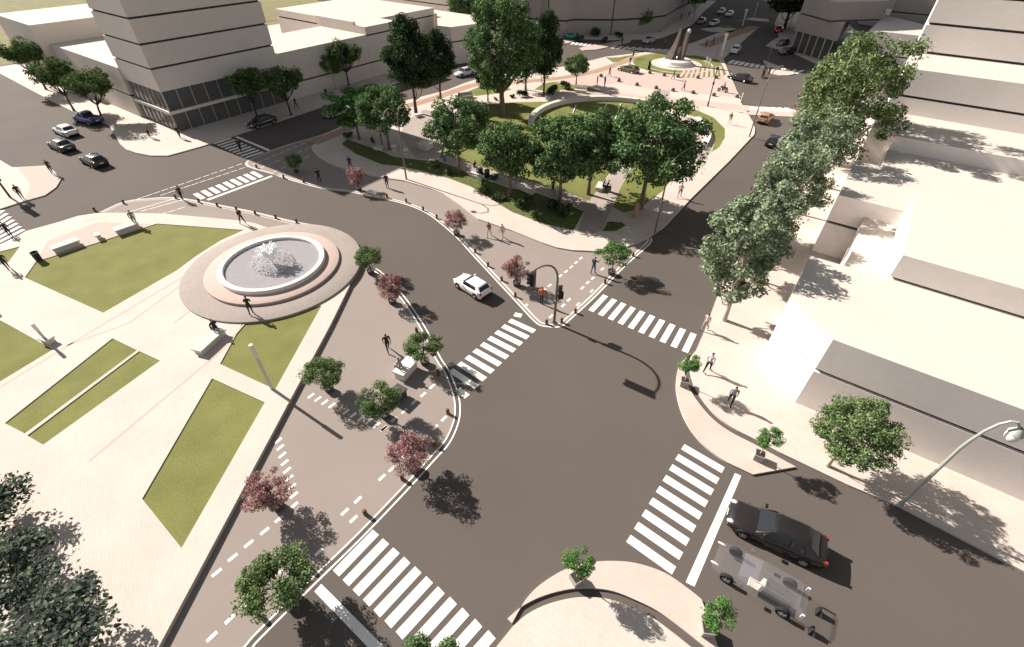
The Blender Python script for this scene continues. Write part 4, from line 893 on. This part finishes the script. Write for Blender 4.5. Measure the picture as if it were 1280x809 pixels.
def wheel_meshes(r=.32, w=.2):
    ty = MB().lathe([(r * .62, -w / 2), (r * .94, -w / 2), (r, -w * .3), (r, w * .3), (r * .94, w / 2), (r * .62, w / 2)], (0, 0, 0), 24, 0, 'y').mesh('tyre', M['tyre'], True, 50)
    b = MB().lathe([(.03, w * .30), (.06, w * .42), (.0001, w * .45)], (0, 0, 0), 12, 0, 'y')
    b.lathe([(r * .52, w * .30), (r * .56, w * .46), (r * .64, w * .5), (r * .66, w * .2)], (0, 0, 0), 24, 0, 'y')
    for k in range(5):
        a = 2 * math.pi * k / 5; p = Vector((math.cos(a), 0, math.sin(a)))
        b.tube([p * .03 + Vector((0, w * .4, 0)), p * r * .58 + Vector((0, w * .42, 0))], [.045, .03], 5)
    b.lathe([(.0001, w * .12), (r * .62, w * .12)], (0, 0, 0), 20, 1, 'y')
    return ty, b.mesh('rim', [M['rim'], M['blackplastic']], True, 40)
WH = wheel_meshes()
M['ghost'] = glassmat('see_through_body', (.50, .50, .53), .15, .045)
def car(label, xy, heading, style='hatch', col=(.7, .7, .7), L=None, shell=True, group=None, z=.004, name='car', cat='car', detail=True, glass='carglass'):
    st, g = BODY[style]
    t = thing(name, label, cat, (*xy, z), heading, group)
    if L: s = L / (st[0][0] - st[-1][0]); t.scale = (s, s * .5 + .5, s * .4 + .6)
    pm = CARM.setdefault(col, paint('car_paint', col)) if shell else M['ghost']
    if True:
        b = MB(); vs = []
        prof = lambda w, zs, zb, zt: [(0, zs), (w * .9, zs), (w, zs + .10), (w * 1.0, zs + (zb - zs) * .55), (w * .975, zb - .04), (w * .93, zb), (w * .6, zb + (zt - zb) * .75), (0, zt)]
        for x, w_, zs, zb, zt in st:
            h = prof(w_, zs, zb, zt); vs += [(x, y, z_) for y, z_ in h] + [(x, -y, z_) for y, z_ in h[-2:0:-1]]
        n = 14
        fs = [(i * n + k, i * n + (k + 1) % n, i * n + n + (k + 1) % n, i * n + n + k) for i in range(len(st) - 1) for k in range(n)]
        fs += [tuple(range(n))[::-1], tuple(range((len(st) - 1) * n, len(st) * n))]
        b.add(vs, fs); body = b.obj('body', pm, t, True, 42)
    def ringp(f_, r_, w_, z_): return [(f_, -w_ * .9, z_), (f_ - .18 * (f_ - r_) * .4, -w_, z_), (r_ + .15 * (f_ - r_) * .4, -w_, z_), (r_, -w_ * .92, z_), (r_, w_ * .92, z_), (r_ + .15 * (f_ - r_) * .4, w_, z_), (f_ - .18 * (f_ - r_) * .4, w_, z_), (f_, w_ * .9, z_)]
    f0, f1, r0, r1, w0, w1, zb, zt = [g[k] for k in ('f0', 'f1', 'r0', 'r1', 'w0', 'w1', 'zb', 'zt')]
    if True:
        c = MB(); rr_ = [ringp(f0, r0, w0, zb - .04), ringp(f1 + .04, r1 - .04, w1 + .02, zt - .06), ringp(f1 - .10, r1 + .10, w1 - .10, zt)]
        c.add([q for r_ in rr_ for q in r_], [(i * 8 + k, i * 8 + (k + 1) % 8, i * 8 + 8 + (k + 1) % 8, i * 8 + 8 + k) for i in range(2) for k in range(8)] + [tuple(range(16, 24))])
        c.obj('roof', pm, t, True, 45)
    def lerp(a, b_, s): return tuple(a[i] + (b_[i] - a[i]) * s for i in range(3))
    def panel(name, q, m, off):
        q = [Vector(p) for p in q]; nrm = (q[1] - q[0]).cross(q[3] - q[0]).normalized(); cen = sum(q, Vector()) / 4
        ref = cen - Vector((0, 0, .8)); ref.x -= (f1 + r1) / 2
        if nrm.dot(ref) < 0: nrm = -nrm
        b = MB(); o1 = [p + nrm * off for p in q]; o0 = [p - nrm * .01 for p in q]
        b.add(o1 + o0, [(0, 1, 2, 3), (0, 4, 5, 1), (1, 5, 6, 2), (2, 6, 7, 3), (3, 7, 4, 0)]); return b.obj(name, m, t)
    gm = M[glass]
    fb = [(f0, -w0 * .86, zb), (f0, w0 * .86, zb)]; ft = [(f1 + .04, -w1 * .9, zt - .06), (f1 + .04, w1 * .9, zt - .06)]
    panel('windscreen', [lerp(fb[0], ft[0], .06), lerp(fb[1], ft[1], .06), lerp(fb[1], ft[1], .95), lerp(fb[0], ft[0], .95)], gm, .012)
    rb = [(r0, -w0 * .84, zb), (r0, w0 * .84, zb)]; rt = [(r1 - .04, -w1 * .88, zt - .06), (r1 - .04, w1 * .88, zt - .06)]
    panel('rear_window', [lerp(rb[0], rt[0], .12), lerp(rb[1], rt[1], .12), lerp(rb[1], rt[1], .92), lerp(rb[0], rt[0], .92)], gm, .012)
    pil = g['pil']
    for s in (-1, 1):
        if shell:
            for k in range(len(pil) - 1):
                a, c_ = pil[k] - .05, pil[k + 1] + .03
                fx = .30 if k == 0 else 0; rx = .18 if k == len(pil) - 2 else 0
                lo_, hi_ = zb + .05, zt - .10; wl_, wh_ = w0 + .002, w1 + .045
                panel('side_window', [(a + fx, s * wl_, lo_), (c_, s * wl_, lo_), (c_ + rx, s * wh_, hi_), (a, s * wh_, hi_)], gm, .012)
        e = MB().box((g['f0'] - .30, s * (w0 + .19), zb + .06), (.12, .2, .13)); e.obj('mirror', pm if shell else M['chrome'], t)
        fx = st[1][0]
        hl = MB().sphere((fx - (.08 if shell else .02), s * st[1][1] * .84, .66 if style != 'pickup' else .78), .14, (1.35, .85, .62) if shell else (1.5, .45, .5), 10); hl.obj('headlight', M['headlight'], t, True)
        tl = MB().box((st[-2][0] - .01, s * st[-2][1] * .88, .80 if style != 'pickup' else .82), (.2, .17, .26) if shell else (.12, .08, .3)); tl.obj('taillight', M['taillight'] if shell else M['headlight'], t)
    if shell:
        MB().box((st[0][0] - .03, 0, .34), (.12, 1.0, .14)).obj('grille', M['blackplastic'], t)
        MB().box((st[0][0] + .035, 0, .44), (.02, .46, .1)).obj('number_plate', M['plate'], t); MB().box((st[-1][0] - .02, 0, .62), (.03, .46, .11)).obj('number_plate', M['plate'], t)
        MB().box((st[-1][0] + .02, 0, .36), (.14, 1.3, .14)).obj('bumper', M['blackplastic'], t)
    wb = .61 * st[0][0], -.62 * st[0][0]
    for x in wb:
        for s in (-1, 1):
            y = (st[4][1] - .09) * s
            if shell: MB().lathe([(.0001, s * .1), (.385, s * .1), (.385, s * .0)], (x, y, .33), 22, 0, 'y').obj('wheel_arch', M['blackplastic'], t)
            wl_ = thing('wheel', '', '', (x, y + s * .025, .32)); del wl_['label'], wl_['category']; wl_.parent = t
            if s < 0: wl_.rotation_euler = (0, 0, math.pi)
            link('tyre', WH[0], wl_); link('rim', WH[1], wl_)
    if style == 'pickup': MB().box((-1.5, 0, 1.0), (1.55, 1.5, .06)).obj('load_bed', M['blackplastic'], t)
    if not shell:
        for x, y in ((.15, .38),):
            sb = MB().box((x, y, .48), (.5, .46, .16)); sb.box((x - .27, y, .82), (.14, .44, .6)); sb.obj('seat', M['beige'], t)
        MB().tube([(.25, w1 + .05, zt - .12), (-.5, w1 + .08, zt - .05), (-1.3, w1 + .05, zt - .12)], .018, 5).obj('roof_strip', M['chrome'], t)
    return t
def face(a, b_):
    d = pdir(a, b_); return math.atan2(d.y, d.x)
def carpx(label, front, rear, **k):
    p = (Vector(P(*front)) + Vector(P(*rear))) / 2; return car(label, (p.x, p.y), face(rear, front), **k)
carpx('white hatchback driving past the island on the open road', (578, 355), (604, 371), col=(.78, .76, .72), L=3.55)
carpx('long black car waiting at the stop line beside the bright pavement', (924, 652), (1008, 690), style='sedan', col=(.016, .013, .012), L=4.85)
carpx('see through car with bare wheels, seat and lights showing, beside the black car', (904, 705), (988, 755), style='hatch', L=4.3, shell=False, glass='clearglass')
carpx('blue pickup parked under the forked tree', (99, 150), (125, 156), style='pickup', col=(.03, .045, .24), L=4.9)
carpx('white car driving beside the blue pickup', (72, 163), (97, 173), style='sedan', col=(.72, .70, .66), L=4.6)
carpx('dark olive car behind the white one on the wide road', (66, 181), (93, 192), style='sedan', col=(.03, .034, .026), L=4.6)
carpx('black car nearest the corner pavement on the wide road', (107, 200), (133, 211), col=(.012, .012, .013), L=4.3)
carpx('dark grey car with a bright windscreen parked before the tower glass', (313, 162), (343, 152), style='sedan', col=(.035, .038, .04), L=4.5)
carpx('grey car parked in the shade, mostly behind the bright layered tree', (411, 147), (432, 141), style='sedan', col=(.35, .36, .37), L=4.5)
carpx('dark car in the shade behind the full park tree', (452, 120), (470, 114), style='hatch', col=(.04, .04, .045), L=4.2)
carpx('pale car parked in the shade near the small corner block', (571, 97), (590, 92), style='sedan', col=(.5, .52, .53), L=4.5)
carpx('olive green car on the raised street by the monument', (774, 88), (796, 93), style='hatch', col=(.11, .105, .045), L=4.4)
carpx('black car turning at the end of the raised street', (912, 98), (936, 104), style='sedan', col=(.014, .014, .014), L=4.7)
carpx('orange taxi stopped before the pink raised crossing', (961, 146), (950, 157.5), style='hatch', col=(.36, .215, .10), L=4.2)
carpx('black car behind the orange taxi on the side road', (975, 175), (960, 187), style='hatch', col=(.02, .022, .024), L=4.1)
carpx('green car with a white roof on the far street, by the clipped bush', (703, 47), (725, 50), style='sedan', col=(.03, .28, .17), L=4.7)
carpx('silver car in the shade behind the monument', (803, 56), (820, 51), style='hatch', col=(.42, .40, .36), L=4.5)
carpx('white car facing the viewer on the shaded avenue lane', (914, 70), (923, 62), style='hatch', col=(.55, .53, .5), L=4.3)
carpx('silver car on the far traffic island street', (884, 35), (900, 29), style='sedan', col=(.5, .46, .4), L=4.5)
carpx('pale yellow car far up the avenue', (905, 24), (917, 17), style='hatch', col=(.6, .55, .4), L=4.2)
carpx('grey car beside the pale yellow one far up the avenue', (896, 20), (906, 14), style='sedan', col=(.33, .34, .37), L=4.5)
carpx('dark red car under the far pale trunked tree', (870, 33), (882, 26), style='sedan', col=(.13, .05, .045), L=4.4)
carpx('red car parked on the sunlit pavement by the glazed hall', (968, 43), (977, 37), style='hatch', col=(.48, .03, .02), L=4.1)
carpx('brown car parked in front of the glazed hall', (972, 59), (983, 55), style='hatch', col=(.15, .10, .06), L=4.2)
carpx('dark car at the kerb before the pole of the glazed hall', (976, 69), (990, 66), style='sedan', col=(.03, .03, .03), L=4.5)

# ================================================================== PEOPLE
M['skin'] = mat('skin', (.42, .26, .19), .6); M['hair'] = mat('dark_hair', (.03, .022, .016), .7); M['hairgrey'] = mat('fair_hair', (.42, .33, .18), .7)
CL = {}
def cloth(c):
    return CL.setdefault(c, mat('cloth', c, .9))
def skeleton(pose):
    """joints (x right, y forward, z up) of a 1.74 m figure, edges, radii, material class per joint"""
    V = []; E_ = []; RR = []; K = []
    def j(p, par, r, k):
        V.append(Vector(p)); RR.append(r if isinstance(r, tuple) else (r, r)); K.append(k)
        if par is not None: E_.append((par, len(V) - 1))
        return len(V) - 1
    sit = pose.startswith('sit'); walk = {'walk': .19, 'walk2': -.17, 'stand': .0, 'lean': .05, 'arms': .1, 'ride': 0}.get(pose, 0)
    hz = .62 if sit else .96
    fw = .10 if pose in ('sit', 'lean', 'ride') else .03 if walk else 0.0
    pel = j((0, 0, hz), None, (.16, .12), 'leg'); wst = j((0, fw * .3, hz + .17), pel, (.15, .115), 'top'); ch = j((0, fw * .8, hz + .36), wst, (.18, .13), 'top')
    up_ = j((0, fw, hz + .48), ch, (.14, .10), 'top'); nk = j((0, fw + .015, hz + .55), up_, (.052, .052), 'skin'); hb = j((0, fw + .03, hz + .61), nk, (.068, .075), 'skin')
    hm = j((0, fw + .035, hz + .69), hb, (.078, .095), 'skin'); ht = j((0, fw + .02, hz + .765), hm, (.062, .075), 'hair')
    for s in (-1, 1):
        a = walk * s
        hp = j((s * .095, 0, hz - .05), pel, (.105, .105), 'leg')
        if sit:
            kn = j((s * .11, .42, hz - .03), hp, (.066, .066), 'leg'); an = j((s * .11, .40, .10), kn, (.042, .042), 'leg'); to = j((s * .12, .56, .045), an, (.042, .03), 'shoe')
        elif pose == 'ride':
            kn = j((s * .18, .34, hz - .16), hp, (.066, .066), 'leg'); an = j((s * .17, .12, hz - .56), kn, (.042, .042), 'leg'); to = j((s * .18, .28, hz - .60), an, (.042, .03), 'shoe')
        else:
            kn = j((s * .095, a * .75 + .03, hz - .45), hp, (.062, .062), 'leg'); an = j((s * .09, a * 1.25 - (.10 if a < 0 else 0), .09 + (.07 if a < -.1 else 0)), kn, (.042, .042), 'leg')
            to = j((s * .10, V[an].y + .15, .045 + (.0 if a >= -.1 else -.0)), an, (.044, .032), 'shoe')
        sh = j((s * .18, fw, hz + .45), up_, (.075, .075), 'top')
        if pose == 'arms' and s > 0: el = j((.30, .16, hz + .34), sh, .045, 'top'); wr_ = j((.26, .34, hz + .48), el, .033, 'skin'); d = Vector((-.05, .6, .8))
        elif sit or pose in ('ride',): el = j((s * .24, .10, hz + .20), sh, .045, 'top'); wr_ = j((s * .16, .34, hz + .12), el, .033, 'skin'); d = Vector((-s * .3, .9, -.1))
        elif pose == 'lean': el = j((s * .24, .10, hz + .22), sh, .045, 'top'); wr_ = j((s * .13, .28, hz + .20), el, .033, 'skin'); d = Vector((-s * .5, .8, .2))
        else: el = j((s * .225, -a * .3 - .02, hz + .18), sh, .052, 'top'); wr_ = j((s * .22, -a * .6 + .05, hz - .06), el, .032, 'skin'); d = Vector((0, .15 - a * .4, -1))
        d.normalize(); pm = j(V[wr_] + d * .075, wr_, (.036, .022), 'skin')
        sx = Vector((1, 0, 0)) if abs(d.x) < .8 else Vector((0, 1, 0)); ax = (sx - d * sx.dot(d)).normalized(); sy = d.cross(ax).normalized()
        if not sit: ax, sy = sy, ax
        for q, L in ((-.028, .062), (-.009, .075), (.010, .07), (.028, .055)):
            k1 = j(V[pm] + d * .035 + ax * q, pm, .0095, 'skin'); j(V[k1] + d * L * .7 - sy * L * .35 * s, k1, .008, 'skin')
        t1 = j(V[wr_] + d * .045 + ax * -.042, wr_, .0105, 'skin'); j(V[t1] + d * .045 - ax * .012, t1, .0085, 'skin')
    return V, E_, RR, K
PM = {}
def person_mesh(pose, dress=False):
    key = (pose, dress)
    if key in PM: return PM[key]
    V, E_, RR, K = skeleton(pose)
    me = bpy.data.meshes.new('figure'); me.from_pydata([tuple(v) for v in V], E_, [])
    o = bpy.data.objects.new('figure', me); C.objects.link(o)
    md = o.modifiers.new('skin', 'SKIN'); md.branch_smoothing = .6; md.use_smooth_shade = True
    sv = me.skin_vertices[0].data if me.skin_vertices else None
    if sv is None:
        bm = bmesh.new(); bm.from_mesh(me); bm.verts.layers.skin.verify(); bm.to_mesh(me); bm.free(); sv = me.skin_vertices[0].data
    for i, r in enumerate(RR): sv[i].radius = r; sv[i].use_root = (i == 0)
    ss = o.modifiers.new('smooth', 'SUBSURF'); ss.levels = 1; ss.render_levels = 1
    dg_ = bpy.context.evaluated_depsgraph_get(); dg_.update()
    ev = o.evaluated_get(dg_); out = bpy.data.meshes.new_from_object(ev, depsgraph=dg_)
    bpy.data.objects.remove(o); bpy.data.meshes.remove(me)
    cls = {'skin': 0, 'hair': 1, 'top': 2, 'leg': 3, 'shoe': 4}
    segs = [(V[a], V[b_], K[b_]) for a, b_ in E_]
    idx = []
    for p in out.polygons:
        c = p.center; best = None
        for a, b_, k in segs:
            d = b_ - a; tt = max(0, min(1, (c - a).dot(d) / d.length_squared)); q = (a + d * tt - c).length
            if best is None or q < best[0]: best = (q, k)
        k = best[1]
        if k == 'skin' and c.z > V[6].z + .0 and c.y < V[6].y + .035: k = 'hair'
        idx.append(cls[k])
    bm = bmesh.new(); bm.from_mesh(out); hm = V[6]
    tmp = MB()
    for s in (-1, 1):
        tmp.sphere((s * .031, hm.y + .098, hm.z + .005), .012, (1, .6, .8), 6, 1); tmp.sphere((s * .085, hm.y, hm.z - .01), .026, (.4, .8, 1.2), 6, 0)
    tmp.sphere((0, hm.y + .108, hm.z - .03), .016, (.8, 1, 1.5), 6, 0); tmp.sphere((0, hm.y + .096, hm.z - .068), .02, (1.2, .4, .35), 6, 5)
    if dress: tmp.lathe([(.13, V[0].z + .18), (.2, V[0].z - .1), (.3, .12), (.28, .1)], (0, 0, 0), 14, 3)
    bm.free(); nv = [tuple(v.co) for v in out.vertices]; nf = [tuple(p.vertices) for p in out.polygons]
    o_ = len(nv); nv += tmp.v; nf += [tuple(i + o_ for i in f) for f in tmp.f]; idx += tmp.mi
    fin = bpy.data.meshes.new('figure'); fin.from_pydata(nv, [], nf)
    PM[key] = (fin, idx, hz_of(pose)); return PM[key]
def hz_of(p): return .62 if p.startswith('sit') else .96
LIPS = mat('lips', (.30, .12, .10), .6)
def person(label, xy, z, heading, pose='walk', top=(.03, .03, .035), leg=(.03, .03, .04), hair='hair', sc=1.0, dress=False, group=None, lift=0.0, shoe=(.02, .02, .02)):
    base, idx, _ = person_mesh(pose, dress)
    me = base.copy(); me.name = 'figure'
    for m in (M['skin'], M[hair], cloth(top), cloth(leg), cloth(shoe), LIPS): me.materials.append(m)
    me.polygons.foreach_set('material_index', idx); me.polygons.foreach_set('use_smooth', [True] * len(me.polygons))
    o = link('person', me); o.location = (*xy, z + lift); o.rotation_euler = (0, 0, heading - math.pi / 2); sc *= 1.04; o.scale = (sc * 1.06, sc * 1.06, sc)
    return tag(o, label, 'person', group)
def pp(label, foot, z, to, **k): return person(label, P(*foot, z), z, face(foot, to), **k)
DK, NAVY, WH_, GR, TAN = (.022, .022, .026), (.025, .03, .06), (.62, .60, .57), (.2, .2, .2), (.36, .28, .2)
S = .004
pp('person in dark green leaning towards the fountain, on its lowest step', (315, 393), .43, (322, 375), pose='lean', top=(.04, .05, .025), leg=(.03, .03, .03))
pp('person in dark clothes sitting at the end of the long bench between the lawns', (273, 417), ZP, (255, 408), pose='sit', top=(.03, .03, .04), leg=(.05, .055, .08), lift=-.02)
pp('person in black walking alone on the shared street above the white seat', (486, 439), S, (500, 470), pose='walk', sc=1.02)
pp('fair haired person in a pale top sitting on the white block seat', (503, 468), S, (490, 462), pose='sit', top=(.42, .36, .36), leg=(.2, .19, .2), hair='hairgrey', lift=.25)
pp('person in an orange red jacket standing under the arched traffic light', (676.5, 380), S, (690, 360), pose='stand', top=(.50, .13, .07), leg=(.05, .05, .06))
pp('person in dark top and blue jeans standing by the flat topped little tree', (741, 342), S, (755, 335), pose='arms', top=(.03, .03, .035), leg=(.07, .09, .16))
pp('woman with a red bag side walking on the island, the left of a pair', (611.5, 296), S, (600, 310), pose='walk', top=(.35, .12, .10), leg=(.5, .46, .42), sc=.97)
pp('woman in a pale top walking on the island, nearer the kerb of a pair', (628, 298.5), S, (615, 312), pose='walk2', top=(.55, .50, .45), leg=(.5, .46, .42), sc=.97)
pp('person in black standing where the tower shadow ends by the park kerb', (484.5, 235), S, (480, 260), pose='stand')
pp('dark figure walking on the shaded park pavement above the little red tree', (439, 212), ZK, (430, 225), pose='walk', top=(.05, .06, .09))
pp('dark figure in the tower shadow on the island', (400, 228), S, (390, 215), pose='walk2', top=(.03, .03, .04))
pp('man in a pale shirt and black trousers on the bright pavement, nearer the crossing', (883, 464.5), ZK, (905, 440), pose='walk', top=(.50, .47, .50), leg=(.02, .02, .024), sc=1.04)
pp('man in a grey checked shirt and dark trousers looking down on the bright side pavement', (911.5, 505), ZK, (905, 535), pose='walk2', top=(.30, .29, .33), leg=(.03, .03, .035), sc=1.02)
pp('person in pale clothes at the kerb by the end of the striped crossing', (880, 413), ZK, (860, 425), pose='walk', top=(.45, .40, .38), leg=(.30, .27, .26))
pp('person in grey standing behind the long bench with the pink paving', (171, 282), ZP, (180, 292), pose='stand', top=(.25, .24, .2), leg=(.1, .1, .09))
pp('dark figure walking by the bollards at the far plaza edge, near the striped crossing', (229, 250.5), S, (245, 255), pose='walk')
pp('dark figure striding on the plaza strip behind the fountain', (304, 280), ZP, (285, 276), pose='walk2', top=(.07, .06, .05))
pp('dark figure walking across the plaza beside the cut off lawn corner', (12.5, 337), ZP, (30, 352), pose='walk')
pp('person in black waiting at the kerb of the corner pavement', (29, 249), ZK, (45, 258), pose='stand')
pp('thin figure with an arm raised at the pink corner paving', (66, 217), ZK, (80, 225), pose='arms', top=(.06, .055, .05))
pp('person in black on the crossing at the picture edge', (15.5, 297), S, (5, 275), pose='walk2')
pp('dark figure walking in front of the tower glass corner', (226, 173), ZK, (240, 182), pose='walk')
pp('person in brown under the forked tree by the tower', (188, 172), ZK, (175, 165), pose='walk', top=(.25, .17, .1))
pp('dark figure on the shaded crossing beside the tower', (302, 190), S, (290, 183), pose='walk')
pp('dark figure on the shaded pavement by the stepped building', (371, 136), ZK, (385, 131), pose='walk')
pp('dark figure standing by the wall of the stepped building', (409, 123), ZK, (395, 128), pose='stand')
pp('person in a pale top walking on the park pavement beside the shaded road', (848.5, 247), ZK, (858, 235), pose='walk', top=(.5, .44, .4), leg=(.35, .22, .18))
pp('person in a dusty pink dress standing by the trunk of the broadest park tree', (794, 270.5), ZK, (790, 285), pose='stand', top=(.40, .25, .21), leg=(.40, .25, .21), dress=True)
for q, l, c in (((753, 238), 'person in black sitting on the block seat of the axis path, nearer the lawn', DK), ((758, 239), 'person in dark blue sitting on the block seat of the axis path, nearer the path', NAVY)):
    pp(l, q, ZK, (775, 242), pose='sit', top=c, leg=DK)
pp('dark figure sitting at the edge of the gravel court', (553, 201), ZK, (565, 205), pose='sit')
pp('dark figure sitting beside the low bench in the park bed', (593, 214), ZK, (605, 218), pose='sit')
pp('dark figure sitting in the shade of the bed tip', (466, 183), ZK, (474, 178), pose='sit')
pp('dark figure standing in the shade of the gravel court', (477.5, 181), ZK, (488, 180), pose='stand')
pp('person standing beside the far park bench on the cream path', (574, 129.5), ZK, (585, 131), pose='stand')
pp('dark figure in the middle of the gravel under the broad tree', (691, 241), ZK, (704, 247), pose='walk')
NP = [((821.5, 128.5), (815, 118), 'walk', DK, DK, 'dark figure walking up the axis path toward the monument'), ((799, 169.5), (810, 150), 'walk', (.05, .07, .05), DK, 'dark figure on the axis path beside the straight lawn kerb'),
      ((761.5, 124.5), (775, 128), 'stand', GR, DK, 'small grey figure behind the curved seat wall'), ((746, 107.5), (760, 108), 'stand', DK, DK, 'dark figure on the pale pavement by the round tree, farther of the two'),
      ((755.5, 108), (765, 110), 'stand', DK, DK, 'dark figure on the pale pavement by the round tree, nearer the bollards'), ((761.5, 95.5), (775, 97), 'walk', DK, DK, 'dark figure on the raised street left of the olive car'),
      ((787, 82), (800, 86), 'walk', DK, (.1, .08, .08), 'dark figure behind the olive car on the cycle path'), ((791, 72.5), (800, 76), 'stand', (.1, .09, .08), DK, 'dark figure beside the grass triangle by the cycle path'),
      ((841, 99.5), (850, 100), 'walk', DK, DK, 'dark figure on the raised street in front of the monument'), ((854, 113.5), (865, 115), 'walk', (.25, .25, .27), DK, 'figure in a grey top and black trousers between the dark stone bollards'),
      ((911, 155.5), (918, 150), 'walk', (.16, .10, .06), (.5, .42, .36), 'woman in brown walking on the broad pale pavement of the park corner'), ((925.5, 128.5), (940, 131), 'stand', WH_, WH_, 'person in white at the edge of the pink crossing'),
      ((806, 63), (815, 64), 'stand', DK, DK, 'dark figure at the end of the far crossing'), ((777, 57), (785, 60), 'stand', DK, DK, 'dark figure on the far traffic island crossing'),
      ((851, 25.5), (860, 27), 'stand', DK, DK, 'dark figure on the far pavement by the curved building corner'), ((860.5, 22.5), (870, 24), 'walk', DK, DK, 'dark figure beside the far pale trunked tree'),
      ((830, 59), (840, 60), 'walk', GR, DK, 'grey figure behind the monument in the shade'), ((847, 58), (855, 60), 'walk', GR, DK, 'figure beside the monument at the shade line'),
      ((891, 56), (880, 52), 'walk', GR, DK, 'grey figure in the shaded median of the avenue'), ((882, 60), (875, 55), 'walk', (.2, .15, .1), DK, 'brown figure in the shaded median near the white mast'),
      ((1014, 64), (1020, 68), 'stand', (.2, .03, .02), DK, 'person in red by the glazed hall terrace'), ((1006, 62), (1012, 66), 'stand', DK, DK, 'dark figure at the kerb of the glazed hall'),
      ((960, 95), (965, 99), 'stand', DK, DK, 'dark figure at the tip of the pale far island')]
for q, to, po, a, b_, l in NP: pp(l, q, ZK, to, pose=po, top=a, leg=b_, group='people around the monument')
pp('woman in a long dark dress standing before the monument', (811, 87), ZK, (820, 92), pose='stand', top=DK, leg=DK, dress=True)
for q, l in (((882.5, 82), 'person in white standing on the striped monument lawn, farther of two'), ((886, 84), 'person in white standing on the striped monument lawn, nearer of two')):
    pp(l, q, ZK, (875, 90), pose='arms', top=WH_, leg=WH_, shoe=WH_, group='pair in white on the monument lawn')
# motorbikes with riders
def motorbike(label, q, to, z):
    a = face(q, to); t = thing('motorbike', label, 'motorbike', (*P(*q, z), z), a)
    for x in (.68, -.62):
        b = MB().lathe([(.20, -.06), (.30, -.05), (.31, 0), (.30, .05), (.20, .06)], (x, 0, .31), 18, 0, 'y'); b.lathe([(.0001, 0), (.2, .01)], (x, 0, .31), 10, 1, 'y'); b.obj('wheel', [M['tyre'], M['rim']], t, True)
    b = MB().tube([(-.75, 0, .72), (-.3, 0, .72), (.05, 0, .74), (.35, 0, .84), (.5, 0, .70)], [.1, .16, .13, .17, .08], 8); b.obj('seat_and_tank', M['black'], t, True)
    MB().box((-.02, 0, .42), (.5, .26, .34)).obj('engine', M['steel'], t); MB().tube([(.68, 0, .31), (.46, 0, .95), (.40, 0, 1.02)], .035, 6).obj('fork', M['steel'], t)
    MB().tube([(.30, -.36, 1.02), (.42, 0, 1.0), (.30, .36, 1.02)], .02, 6).obj('handlebar', M['black'], t); MB().sphere((.56, 0, .88), .1, (.7, 1, 1), 8).obj('headlight', M['headlight'], t, True)
    x, y = P(*q, z); person('rider on the ' + label, (x - .2 * math.cos(a), y - .2 * math.sin(a)), z, a, 'ride', (.02, .02, .022), DK, lift=-.12)
motorbike('black motorbike crossing the raised street by the lamp post', (903, 115), (890, 113), ZK + .02)
motorbike('black motorbike on the road past the pale far island', (953, 97), (962, 90), S)
